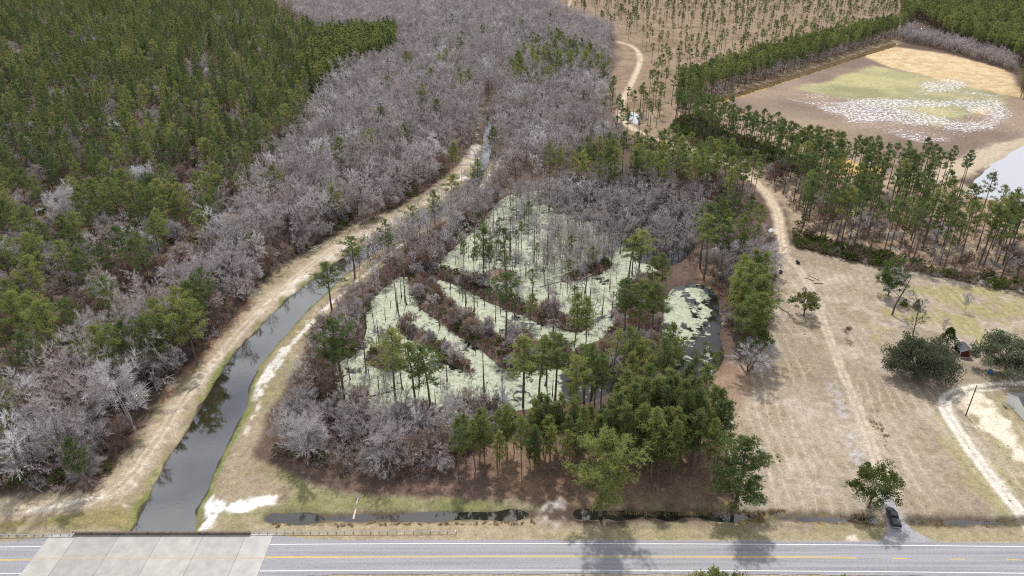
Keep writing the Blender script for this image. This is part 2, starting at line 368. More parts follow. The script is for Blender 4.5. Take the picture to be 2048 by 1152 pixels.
    put((.47, .31, .13), msk('line', GL([(1440, 203), (1560, 165), (1700, 117), (1790, 88)]), 3.5, soft=2, amp=3) * .8)
    put((.50, .33, .13), A([(1650, 312), (1700, 322), (1760, 338), (1775, 352), (1700, 348), (1655, 335)], soft=3, amp=4))
    put((.50, .34, .14), A([(1942, 218), (1965, 214), (1982, 222), (1965, 230), (1945, 226)], soft=2, amp=2))
    put((.44, .36, .26), msk('line', GL([(2120, 275), (2030, 292), (1960, 318), (1900, 345), (1820, 358)]), 9, soft=4, amp=4))
    put((.44, .34, .23), msk('area', GP([(1500, 262), (1640, 268), (1720, 300), (1600, 300)]), soft=6, amp=8) * .4)
    # pale flecks in broken drifts, mixed into the ground colour
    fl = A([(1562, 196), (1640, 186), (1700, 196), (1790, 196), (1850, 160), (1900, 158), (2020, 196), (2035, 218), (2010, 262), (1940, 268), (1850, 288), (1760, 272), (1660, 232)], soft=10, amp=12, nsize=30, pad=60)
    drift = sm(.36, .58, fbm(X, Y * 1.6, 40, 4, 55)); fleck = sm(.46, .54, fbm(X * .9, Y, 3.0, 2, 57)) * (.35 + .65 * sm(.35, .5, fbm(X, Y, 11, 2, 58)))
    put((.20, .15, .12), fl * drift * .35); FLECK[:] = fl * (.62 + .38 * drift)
    # roadside strip and canal banks
    verge = A([(-200, 1180), (2250, 1180), (2250, 1052), (1800, 1048), (1500, 1046), (1100, 1045), (1060, 1000), (700, 985), (560, 940), (500, 905), (520, 860), (640, 640), (780, 520), (940, 420), (1000, 330), (955, 292), (905, 342), (850, 384), (800, 414), (735, 436), (650, 482), (560, 532), (500, 592), (450, 662), (400, 722), (345, 762), (300, 840), (258, 900), (215, 952), (185, 985), (-200, 1000)], soft=1.5, amp=1.6)
    put((.285, .225, .155), verge, (.335, .28, .19), n2)
    put((.22, .205, .095), verge * sm(.52, .70, fbm(X, Y, 8, 3, 61)) * .55)
    put((.16, .18, .05), A([(560, 945), (640, 975), (760, 990), (1000, 1000), (1060, 1022), (700, 1026), (560, 1025), (590, 985)], soft=1.5, amp=2.5) * .55)
    put((.36, .295, .185), A([(545, 1048), (1050, 1044), (1080, 1060), (2250, 1064), (2250, 1092), (545, 1086)], soft=.6, amp=1) * .55)
    put((.23, .21, .10), A([(1080, 1050), (2250, 1050), (2250, 1090), (1080, 1085)], soft=1, amp=2) * sm(.5, .7, n2) * .6)
    put((.25, .21, .09), A([(-50, 1030), (240, 1015), (262, 1052), (-50, 1058)], soft=1.2, amp=2) * .8, (.20, .19, .06), n2)
    # reddish needle litter round the young stand and the fringe of the clearing
    put((.24, .165, .112), A([(880, 985), (1000, 995), (1180, 1012), (1440, 1012), (1500, 985), (1450, 940), (1440, 850), (1150, 840), (930, 900)], soft=1.5, amp=2.5), (.175, .115, .08), n2)
    put((.24, .20, .11), A([(1140, 1005), (1480, 1005), (1480, 1025), (1140, 1022)], soft=1.2, amp=2.5) * sm(.4, .62, n2) * .7)
    put((.20, .13, .10), A([(690, 985), (880, 990), (1000, 1000), (980, 940), (900, 900), (560, 880), (545, 905), (600, 950)], soft=1.5, amp=2.5), (.13, .095, .075), n2)
    put((.255, .165, .11), A([(1400, 745), (1455, 720), (1500, 745), (1500, 790), (1460, 830), (1430, 800)], soft=2, amp=2.5) * .75)
    put((.24, .15, .095), A([(1395, 520), (1430, 500), (1470, 540), (1445, 590), (1400, 570)], soft=1.5, amp=2) * .8)
    put((.21, .125, .085), A([(1215, 690), (1240, 640), (1320, 610), (1325, 690), (1340, 740), (1240, 735)], soft=1.5, amp=2))
    put((.27, .165, .105), Ln(GL([(330, 800), (395, 722), (450, 665), (505, 600)]), 1.6, soft=1.2, amp=1.5) * .7)
    # tracks
    put((.36, .285, .20), Ln(TRACK_L, 3.4, soft=1.8, amp=2.6, nsize=4), (.43, .355, .265), n2)
    for pts, g, wd in ((TRACK_L, .95, .38), (TRACK_D, .9, .35), (TRACK_U, .95, .5), (LANE, 1.0, .45)):
        k = Ln(pts, 5, soft=.5, amp=0, pad=8) > 0
        if k.any():
            d = seg_dist(X[k], Y[k], pts, False); r_ = np.zeros(N); r_[k] = sm(wd + .3, wd - .15, np.abs(d - g) + (fbm(X[k], Y[k], 2.2, 2, 66) - .5) * .7)
            if pts is LANE:
                put((.52, .46, .37), Ln(LANE, 1.7, soft=.6, amp=.6)); put((.66, .61, .54), r_ * .9)
            elif pts is TRACK_U:
                put((.44, .35, .245), Ln(TRACK_U, 2.9, soft=1.0, amp=1.0)); put((.60, .50, .38), r_ * .8)
            else:
                if pts is TRACK_D: put((.40, .325, .25), Ln(TRACK_D, 1.5, soft=.9, amp=.8) * .8)
                put((.53, .46, .36), r_ * .6)
    put((.24, .19, .145), Ln(GL([(1895, 800), (1920, 783), (1985, 776), (2060, 775)]), .5, soft=.4, amp=.5) * .9)
    put((.45, .36, .25), Ln(TRACK_F, 2.2, soft=1.2, amp=1.2))
    put((.60, .54, .44), A([(560, 590), (620, 540), (690, 488), (770, 452), (812, 424), (800, 438), (730, 476), (650, 530), (590, 585)], soft=1.2, amp=2.2) * sm(.42, .6, n2))
    put((.62, .57, .48), A([(938, 318), (945, 290), (972, 290), (962, 330), (940, 360), (915, 385), (895, 392), (918, 352)], soft=1.5, amp=3.2, nsize=6) * sm(.36, .52, n2))
    put((.62, .57, .50), Ln(PATH_R, .85, soft=.6, amp=1.1, nsize=3) * sm(.25, .45, fbm(X, Y, 5, 2, 71)))
    put((.60, .565, .51), A([(498, 800), (505, 770), (560, 705), (590, 680), (575, 712), (540, 760), (515, 800)], soft=.6, amp=1.4, nsize=3) * sm(.38, .5, n3 * .5 + n2 * .5))
    put((.74, .72, .69), A([(388, 1055), (394, 1008), (430, 998), (470, 1002), (535, 990), (542, 1008), (505, 1022), (450, 1026), (425, 1050), (400, 1060)], soft=.8, amp=3.0, nsize=3.5) * sm(.32, .52, n3 * .5 + n2 * .5))
    put((.62, .56, .46), Ln(GL([(60, 1022), (120, 1012), (165, 1002), (205, 994)]), .75, soft=.5, amp=.8, nsize=3))
    put((.46, .42, .38), A([(1085, 1012), (1120, 1005), (1140, 1030), (1145, 1052), (1095, 1056), (1082, 1035)], soft=1.0, amp=2.2, nsize=3) * sm(.34, .62, n3 * .6 + n2 * .4) * .85)
    put((.60, .55, .44), A([(1690, 1070), (1712, 1068), (1716, 1082), (1694, 1084)], soft=.4, amp=.8, nsize=2))
    # pale rubble and grass lining the canal, wet dark edge
    d = np.full(N, 99.); k = (X > CANAL[:, 0].min() - 12) & (X < CANAL[:, 0].max() + 12) & (Y > CANAL[:, 1].min() - 5) & (Y < CANAL[:, 1].max() + 5)
    d[k] = sdf(X[k], Y[k], CANAL) + (fbm(X[k], Y[k], 4, 2, 81) - .5) * 1.4
    put((.20, .21, .07), sm(2.6, 1.0, d) * sm(.32, .55, fbm(X, Y, 7, 3, 83)) * .85 * sm(520, 350, Y), (.13, .17, .04), n2)
    put((.58, .53, .46), sm(1.2, .3, np.abs(d - 4.0)) * sm(.55, .66, n3 * .5 + n2 * .5) * .7)
    put((.07, .06, .045), sm(.7, .1, d))
    for rg in [SWAMP, BASIN] + [DITCH_A, DITCH_B, DITCH_C, DITCH_D, DITCH_F]:
        if rg is SWAMP or rg is BASIN: put((.085, .062, .048), msk('area', rg, soft=.8, amp=1.0, pad=6))
        else: put((.085, .065, .045), msk('line', rg, 1.6 if rg is not DITCH_F else 2.2, soft=.9, amp=.9, nsize=3, pad=6) * .85)
    for rg in RIDGES: put((.135, .085, .062), msk('area', rg, soft=.5, amp=.6, pad=6), (.20, .15, .11), n2)
    put((.23, .18, .085), msk('line', GL([(1480, 1036), (1560, 1036), (1660, 1038), (1745, 1040)]), 1.6, soft=.8, amp=1.5, nsize=2.5) * sm(.42, .56, n3 * .4 + n2 * .6))
    # shoulder: sandy grit along the asphalt
    dr = np.abs(Y - road_y(X)); put((.40, .37, .32), sm(.5, 0, np.abs(dr - HALF_ROAD) + (n3 - .5) * .8) * .7)
    col[:] = col * (.86 + .28 * n3)[:, None]
    return np.clip(col, .01, .95)

def fan_grid(y0, y1, ncol, step, spread):
    ys = [y0]
    while ys[-1] < y1: ys.append(ys[-1] * (1 + step))
    ys = np.array(ys); t = np.linspace(-1, 1, ncol)
    Xg = t[None, :] * (ys * CP + CAM_H * SP)[:, None] * (1024 / FPX) * spread; Yg = np.repeat(ys[:, None], ncol, 1)
    r, c = len(ys), ncol
    i = (np.arange(r - 1)[:, None] * c + np.arange(c - 1)[None, :]).ravel()
    return Xg.ravel(), Yg.ravel(), np.stack([i, i + 1, i + c + 1, i + c], 1), r, c
gx, gy, gf, gr_, gc_ = fan_grid(72, 1700, 720, .0052, 1.16)
gz = ground_z(gx, gy); gcol = ground_colour(gx, gy)
# outer apron to the horizon, joined to the rim of the sheet
rim_i = np.concatenate([np.arange(gc_), np.arange(1, gr_) * gc_ + gc_ - 1, (gr_ - 1) * gc_ + np.arange(gc_ - 2, -1, -1), np.arange(gr_ - 2, 0, -1) * gc_])
cx, cy = 0, 700
V = np.stack([gx, gy, gz], 1); nV = len(V)
rx, ry = gx[rim_i] - cx, gy[rim_i] - cy; ang = np.arctan2(ry, rx)
ap = np.stack([cx + np.cos(ang) * 9000, cy + np.sin(ang) * 9000, np.zeros(len(ang))], 1)
V = np.vstack([V, ap]); n = len(rim_i); a = np.arange(n); b = (a + 1) % n
af = np.stack([rim_i[a], nV + a, nV + b, rim_i[b]], 1)
m, nn, l, o = mat('ground_cover')
at = nn('ShaderNodeVertexColor', layer_name='cover'); tcx = nn('ShaderNodeTexCoord')
na = nn('ShaderNodeTexNoise', Scale=2.3, Detail=6.0, Roughness=.7); nb = nn('ShaderNodeTexNoise', Scale=.55, Detail=4.0, Roughness=.65)
l(tcx.outputs['Object'], na.inputs['Vector']); l(tcx.outputs['Object'], nb.inputs['Vector'])
ra = nn('ShaderNodeMapRange'); rb = nn('ShaderNodeMapRange')
for r_, lo, hi in ((ra, .66, 1.34), (rb, .80, 1.20)):
    r_.inputs['From Min'].default_value = .3; r_.inputs['From Max'].default_value = .7; r_.inputs['To Min'].default_value = lo; r_.inputs['To Max'].default_value = hi
l(na.outputs['Fac'], ra.inputs['Value']); l(nb.outputs['Fac'], rb.inputs['Value'])
mu = nn('ShaderNodeMath', operation='MULTIPLY'); l(ra.outputs[0], mu.inputs[0]); l(rb.outputs[0], mu.inputs[1])
mm = nn('ShaderNodeMix', data_type='RGBA', blend_type='MULTIPLY'); mm.inputs['Factor'].default_value = 1
l(at.outputs['Color'], mm.inputs['A']); l(mu.outputs[0], mm.inputs['B'])
p = nn('ShaderNodeBsdfPrincipled', Roughness=.95); p.inputs['Specular IOR Level'].default_value = .1
bp = nn('ShaderNodeBump', Strength=.5, Distance=.12); l(na.outputs['Fac'], bp.inputs['Height']); l(bp.outputs['Normal'], p.inputs['Normal'])
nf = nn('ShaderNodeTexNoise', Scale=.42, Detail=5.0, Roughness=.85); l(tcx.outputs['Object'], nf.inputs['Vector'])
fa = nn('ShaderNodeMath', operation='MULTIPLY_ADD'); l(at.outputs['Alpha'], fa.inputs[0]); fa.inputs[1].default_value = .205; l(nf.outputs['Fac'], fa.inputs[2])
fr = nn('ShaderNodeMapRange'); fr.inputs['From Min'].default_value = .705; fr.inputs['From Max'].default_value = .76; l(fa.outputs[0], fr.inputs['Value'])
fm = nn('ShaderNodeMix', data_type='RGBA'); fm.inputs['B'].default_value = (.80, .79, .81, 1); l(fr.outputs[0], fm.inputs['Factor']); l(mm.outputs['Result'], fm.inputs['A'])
l(fm.outputs['Result'], p.inputs['Base Color']); l(p.outputs['BSDF'], o.inputs['Surface']); M['ground'] = m
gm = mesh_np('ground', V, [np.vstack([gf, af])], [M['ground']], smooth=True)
ca = gm.color_attributes.new('cover', 'FLOAT_COLOR', 'POINT')
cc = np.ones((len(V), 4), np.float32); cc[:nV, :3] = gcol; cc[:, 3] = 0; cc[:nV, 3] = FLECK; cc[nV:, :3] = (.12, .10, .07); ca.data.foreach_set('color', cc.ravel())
tag(link('ground', gm), kind='structure')

# ================================================================== water
def water_mat(name, deep, ior, rough, weed=None):
    m, n, l, o = mat(name)
    p = n('ShaderNodeBsdfPrincipled', Roughness=rough, IOR=ior); p.inputs['Base Color'].default_value = rgba(deep); p.inputs['Specular IOR Level'].default_value = .5
    tc_ = n('ShaderNodeTexCoord'); no = n('ShaderNodeTexNoise', Scale=1.1, Detail=3.0); l(tc_.outputs['Object'], no.inputs['Vector'])
    b = n('ShaderNodeBump', Strength=.05, Distance=.1); l(no.outputs['Fac'], b.inputs['Height']); l(b.outputs['Normal'], p.inputs['Normal'])
    if not weed: l(p.outputs[0], o.inputs['Surface']); return m
    at = n('ShaderNodeVertexColor', layer_name='weed'); nz = n('ShaderNodeTexNoise', Scale=.34, Detail=5.0, Roughness=.55); nz.inputs['Distortion'].default_value = 1.2
    l(tc_.outputs['Object'], nz.inputs['Vector'])
    ad = n('ShaderNodeMath', operation='ADD'); l(at.outputs['Color'], ad.inputs[0]); l(nz.outputs['Fac'], ad.inputs[1])
    rg = n('ShaderNodeMapRange'); rg.inputs['From Min'].default_value = .90; rg.inputs['From Max'].default_value = 1.02; l(ad.outputs[0], rg.inputs['Value'])
    n2 = n('ShaderNodeTexNoise', Scale=.5, Detail=5.0, Roughness=.65); n2.inputs['Distortion'].default_value = 1.5; l(tc_.outputs['Object'], n2.inputs['Vector'])
    cr_ = n('ShaderNodeValToRGB'); e = cr_.color_ramp.elements; e[0].position = .32; e[1].position = .60
    e[0].color = rgba(weed[0]); e[1].color = rgba(weed[1]); l(n2.outputs['Fac'], cr_.inputs['Fac'])
    d = n('ShaderNodeBsdfPrincipled', Roughness=.6); d.inputs['Specular IOR Level'].default_value = .3; l(cr_.outputs['Color'], d.inputs['Base Color'])
    b2 = n('ShaderNodeBump', Strength=.3, Distance=.03); l(nz.outputs['Fac'], b2.inputs['Height']); l(b2.outputs['Normal'], d.inputs['Normal'])
    mxs = n('ShaderNodeMixShader'); l(rg.outputs[0], mxs.inputs[0]); l(p.outputs[0], mxs.inputs[1]); l(d.outputs[0], mxs.inputs[2]); l(mxs.outputs[0], o.inputs['Surface'])
    return m
M['canal'] = water_mat('canal_water', (.022, .018, .013), 3.0, .03)
M['dark_water'] = water_mat('still_water', (.02, .018, .015), 2.0, .03)
M['pond'] = water_mat('sky_white_pond_water', (.42, .42, .43), 2.4, .03)  # pale base colour stands in for reflected bright sky, on pond and puddles
M['swamp'] = water_mat('duckweed_water', (.02, .018, .013), 1.6, .04, ((.20, .225, .115), (.45, .472, .355)))

def sheet(name, ring, z, material, grow=2.0, cell=1.6, weed=None):
    lo, hi = ring.min(0) - grow, ring.max(0) + grow
    nx, ny = max(2, int((hi[0] - lo[0]) / cell)), max(2, int((hi[1] - lo[1]) / cell))
    xs, ys = np.linspace(lo[0], hi[0], nx + 1), np.linspace(lo[1], hi[1], ny + 1)
    Xs, Ys = np.meshgrid(xs, ys); Xs, Ys = Xs.ravel(), Ys.ravel()
    d = sdf(Xs, Ys, ring); ok = d < grow
    i = (np.arange(ny)[:, None] * (nx + 1) + np.arange(nx)[None, :]).ravel(); q = np.stack([i, i + 1, i + nx + 2, i + nx + 1], 1)
    q = q[ok[q].any(1)]; used = np.unique(q); re = np.zeros(len(Xs), np.int64); re[used] = np.arange(len(used))
    me = mesh_np(name, np.stack([Xs[used], Ys[used], np.full(len(used), z)], 1), [re[q]], [material], smooth=True)
    if weed is not None:
        ca = me.color_attributes.new('weed', 'FLOAT_COLOR', 'POINT'); v = weed(Xs[used], Ys[used]); c_ = np.ones((len(used), 4), np.float32); c_[:, :3] = v[:, None]; ca.data.foreach_set('color', c_.ravel())
    return tag(link(name, me), kind='structure')
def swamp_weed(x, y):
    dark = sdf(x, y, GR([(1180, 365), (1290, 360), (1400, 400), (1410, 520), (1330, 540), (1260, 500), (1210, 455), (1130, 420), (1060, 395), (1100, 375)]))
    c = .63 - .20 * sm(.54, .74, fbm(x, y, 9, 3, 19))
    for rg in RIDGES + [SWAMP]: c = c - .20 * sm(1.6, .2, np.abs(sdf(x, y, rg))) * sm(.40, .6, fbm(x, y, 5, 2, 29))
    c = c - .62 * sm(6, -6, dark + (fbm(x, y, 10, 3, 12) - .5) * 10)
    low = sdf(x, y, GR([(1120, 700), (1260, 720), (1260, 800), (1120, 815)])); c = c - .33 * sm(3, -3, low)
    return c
def basin_weed(x, y):
    bl = sdf(x, y, GR([(1385, 660), (1420, 630), (1450, 660), (1460, 770), (1380, 790), (1340, 745), (1345, 700)])); rim = sdf(x, y, BASIN)
    return .64 - .26 * sm(3, -3, bl) - .45 * sm(2.6, .2, np.abs(rim + 1.2)) * sm(-2, 6, x - G(1380, 640)[0] + (fbm(x, y, 5, 2, 3) - .5) * 8) - .3 * sm(.55, .68, fbm(x * 1.4, y * .7, 6, 3, 41))
sheet('canal_water', CANAL, WATER_CANAL, M['canal'], 1.2, 2.0)
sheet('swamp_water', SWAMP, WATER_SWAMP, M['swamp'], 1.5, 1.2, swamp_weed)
sheet('basin_water', BASIN, WATER_SWAMP, M['swamp'], 1.5, 1.0, basin_weed)
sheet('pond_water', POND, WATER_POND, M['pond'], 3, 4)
unit_ = lambda v: v / np.linalg.norm(v)
for kz, (dt, wd) in enumerate(((DITCH_A, 2.6), (DITCH_B, 2.4), (DITCH_C, 1.6), (DITCH_D, 1.6))):
    nrm = np.gradient(dt, axis=0); nrm = np.stack([-nrm[:, 1], nrm[:, 0]], 1); nrm /= np.linalg.norm(nrm, axis=1)[:, None]
    e0_, e1_ = unit_(dt[0] - dt[1]) * 2.2, unit_(dt[-1] - dt[-2]) * 2.2; dt = np.vstack([dt[:1] + e0_, dt, dt[-1:] + e1_]); nrm = np.vstack([nrm[:1], nrm, nrm[-1:]])
    sheet('ditch_water', np.vstack([dt + nrm * wd, (dt - nrm * wd)[::-1]]), WATER_DITCH - .006 * kz, M['dark_water'], .3, .5)
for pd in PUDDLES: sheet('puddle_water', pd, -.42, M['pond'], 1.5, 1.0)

# ================================================================== road, bridge, guardrails
m, nn, l, o = mat('asphalt')
p = nn('ShaderNodeBsdfPrincipled', Roughness=.75); p.inputs['Specular IOR Level'].default_value = .35
tcx = nn('ShaderNodeTexCoord'); mp_ = nn('ShaderNodeMapping'); mp_.inputs['Scale'].default_value = (.02, 1.1, 1)
n1_ = nn('ShaderNodeTexNoise', Scale=1.0, Detail=4.0); n2_ = nn('ShaderNodeTexNoise', Scale=3.0, Detail=6.0, Roughness=.7)
l(tcx.outputs['Object'], mp_.inputs['Vector']); l(mp_.outputs[0], n1_.inputs['Vector']); l(tcx.outputs['Object'], n2_.inputs['Vector'])
ad = nn('ShaderNodeMath', operation='MULTIPLY_ADD'); l(n1_.outputs['Fac'], ad.inputs[0]); ad.inputs[1].default_value = .75; l(n2_.outputs['Fac'], ad.inputs[2])
cr_ = nn('ShaderNodeValToRGB'); e = cr_.color_ramp.elements; e[0].position = .62; e[1].position = 1.1; e[0].color = (.185, .18, .195, 1); e[1].color = (.33, .325, .34, 1)
l(ad.outputs[0], cr_.inputs['Fac']); l(cr_.outputs['Color'], p.inputs['Base Color']); l(p.outputs[0], o.inputs['Surface']); M['asphalt'] = m
M['gravel'] = simple('driveway_asphalt', (.33, .32, .33), .9, var=.22, scale=1.5)

def strip(xs, off0, off1, z, name, material, parent=None):
    xs = np.asarray(xs, float); y = road_y(xs); n = len(xs)
    V = np.vstack([np.stack([xs, y + off0, np.full(n, z)], 1), np.stack([xs, y + off1, np.full(n, z)], 1)])
    i = np.arange(n - 1); return link(name, mesh_np(name, V, [np.stack([i, i + 1, n + i + 1, n + i], 1)], [material]), parent)
XS = np.linspace(-260, 300, 141)
def ragged(xs, off, sgn, z0, z1):
    return off + sgn * (fbm(xs, xs * 0, 6, 3, 14) - .5) * .5
for x0, x1 in ((-300, BX0), (BX1, 320)):
    xs = np.linspace(x0, x1, 400); y = road_y(xs); n = len(xs)
    jit = (fbm(xs, xs * 0, 3, 3, 14) - .5) * .55
    flare = 2.1 * np.exp(-np.abs(xs - (BX0 if x0 < -200 else BX1)) / 6.0)      # paved apron widens towards the bridge
    offs = [-HALF_ROAD - jit - flare, -3.0 + 0 * xs, 3.0 + 0 * xs, HALF_ROAD + jit + flare]
    V = np.vstack([np.stack([xs, y + f, np.full(n, .03)], 1) for f in offs]); i = np.arange(n - 1)
    F = np.vstack([np.stack([k * n + i, k * n + i + 1, (k + 1) * n + i + 1, (k + 1) * n + i], 1) for k in range(3)])
    rd = tag(link('road', mesh_np('road', V, [F], [M['asphalt']])), kind='structure')
    for off in (-3.62, 3.55): strip(xs, off - .08, off + .08, .036, 'edge_line', M['white_paint'], rd)
    end_solid = G(1711, 1113)[0] if x0 > -200 else x1
    xs2 = np.linspace(x0, min(x1, end_solid), 160)
    for off in (-.18, .07): strip(xs2, off, off + .13, .036, 'centre_line', M['yellow_paint'], rd)
    if x0 > -200:
        strip(np.linspace(end_solid, x1, 60), .07, .10, .0365, 'centre_line', M['yellow_worn'], rd)
        for u in (1784, 1897, 2009, 2122):
            a_ = G(u, 1115)[0]; strip(np.linspace(a_, a_ + 3.1, 4), -.18, -.04, .036, 'lane_dash', M['yellow_paint'], rd)

br = empty('road_bridge', ((BX0 + BX1) / 2, float(road_y((BX0 + BX1) / 2)), 0))
tag(br, 'pale concrete slab bridge carrying the road over the canal', 'bridge')
bcx, bcy = br.location.x, br.location.y; half = 6.75
edges = [BX0, BX0 + 6.1]; sp = (BX1 - BX0 - 12.2) / 4
for k in range(4): edges.append(edges[-1] + sp)
edges.append(BX1)
tones = [(.42, .395, .365), (.36, .34, .315), (.395, .372, .345), (.425, .40, .37), (.40, .38, .352), (.44, .42, .39)]
for k in range(6):
    x0, x1 = edges[k] + .035, edges[k + 1] - .035
    mt = simple('slab_concrete', tones[k], .85, var=.16, scale=.35)
    b_ = MB().box(((x0 + x1) / 2 - bcx, 0, -.20 + .045), (x1 - x0, half * 2, .42)); b_.build('deck_slab', mt, br)
for e_ in edges[1:-1]: MB().box((e_ - bcx, 0, -.05), (.075, half * 2 - .1, .14)).build('joint_seal', M['joint'], br)
for off in (-.12, .10): MB().box((0, off, .070), (BX1 - BX0 - .6, .09, .006)).build('centre_line', M['yellow_worn'], br)
for sgn in (-1, 1):
    L0, L1 = edges[1] - 1.0, edges[5] + 1.0
    b_ = MB().box(((L0 + L1) / 2 - bcx, sgn * (half - .17), .42), (L1 - L0, .30, .72)); b_.build('parapet', M['concrete_old'], br, bevel=.03)
    MB().box(((L0 + L1) / 2 - bcx, sgn * (half - .17), .805), (L1 - L0 + .06, .38, .05)).build('parapet_cap', M['concrete_old'], br)
for e_ in edges[1:-1]:
    MB().box((e_ - bcx, 0, -.62), (.7, half * 2 - .6, .48)).build('pier_cap', M['concrete'], br)
    for py in (-5, -1.7, 1.7, 5): MB().tube([(e_ - bcx, py, -3.2), (e_ - bcx, py, -.86)], .22, 8).build('pile', M['concrete'], br)

def w_beam(x0, x1, off, name, label, end_shoe=None):
    """galvanised W-beam rail on timber posts"""
    r0 = empty(name, (x0, float(road_y(x0)) + off, 0)); tag(r0, label, 'guardrail', 'guardrails beside the bridge')
    prof = [(0, .50), (.045, .545), (.045, .585), (0, .63), (0, .66), (.045, .705), (.045, .745), (0, .79)]
    n = int((x1 - x0) / 1.905) + 1
    xs = [x0 + i * 1.905 for i in range(n)] + [x1]
    Vv, Ff = [], []
    for i, x in enumerate(xs):
        yy = float(road_y(x)) + off
        for d_, z in prof: Vv.append((x - x0, yy - r0.location.y - d_ * (1 if off > 0 else -1), z))
    k = len(prof)
    for i in range(len(xs) - 1):
        for j in range(k - 1): Ff.append([i * k + j, (i + 1) * k + j, (i + 1) * k + j + 1, i * k + j + 1])
    me = bpy.data.meshes.new('rail'); me.from_pydata(Vv, [], Ff); me.materials.append(M['steel']); ra_ = link('rail', me, r0)
    md = ra_.modifiers.new('thickness', 'SOLIDIFY'); md.thickness = .006
    pm = MB().box((0, 0, .28), (.13, .16, .98)).mesh('post', M['post'], .01)
    for x in xs[:-1]:
        yy = float(road_y(x)) + off - r0.location.y + (.12 if off > 0 else -.12)
        link('post', pm, r0, (x - x0 + .3, yy, 0))
    MB().tube([(x1 - x0, float(road_y(x1)) + off - r0.location.y, .5), (x1 - x0, float(road_y(x1)) + off - r0.location.y, .79)], .12, 8).build('end_shoe', M['steel'], r0)
    return r0
M['post'] = simple('weathered_post', (.17, .14, .11), .9, var=.3, scale=4)
gy_ = half - .28
w_beam(edges[5] + .6, G(912, 1062)[0], gy_, 'guardrail', 'grey steel guardrail running from bridge parapet alongside the roadside ditch')
w_beam(G(-60, 1070)[0] - 20, edges[1] - .5, gy_, 'guardrail', 'grey steel guardrail joining bridge parapet on the forest side of the canal')

# driveway apron
dv = smooth_ring(GP([(1752, 1083), (1771, 1082), (1778, 1060), (1768, 1020), (1760, 990), (1763, 982), (1776, 985), (1796, 1022), (1812, 1052), (1840, 1072), (1872, 1084), (1860, 1092), (1770, 1092)], .02), 2)
me = bpy.data.meshes.new('driveway'); nd = len(dv); ctr = dv.mean(0)
zt = lambda q: max(float(ground_z(np.array([q[0]]), np.array([q[1]]))[0]) + .05, .028)
bm = bmesh.new(); vs = [bm.verts.new((q[0], q[1], .026 if abs(q[1] - road_y(q[0])) < 5.2 else .16)) for q in dv]; bm.faces.new(vs); bmesh.ops.triangulate(bm, faces=bm.faces[:])
bm.to_mesh(me); bm.free(); me.materials.append(M['gravel']); tag(link('driveway', me), kind='structure')
dvo = bpy.data.objects['driveway']; bpy.data.objects.remove(dvo)
dvo = sheet('driveway', dv, 0, M['gravel'], 0.05, .35)
n = len(dvo.data.vertices); co = np.empty(n * 3, np.float32); dvo.data.vertices.foreach_get('co', co); co = co.reshape(-1, 3)
co[:, 2] = np.maximum(ground_z(co[:, 0].astype(float), co[:, 1].astype(float)) + .035, .0); co[np.abs(co[:, 1] - road_y(co[:, 0])) < HALF_ROAD + .6, 2] = .024
dvo.data.vertices.foreach_set('co', co.ravel()); dvo.data.update()

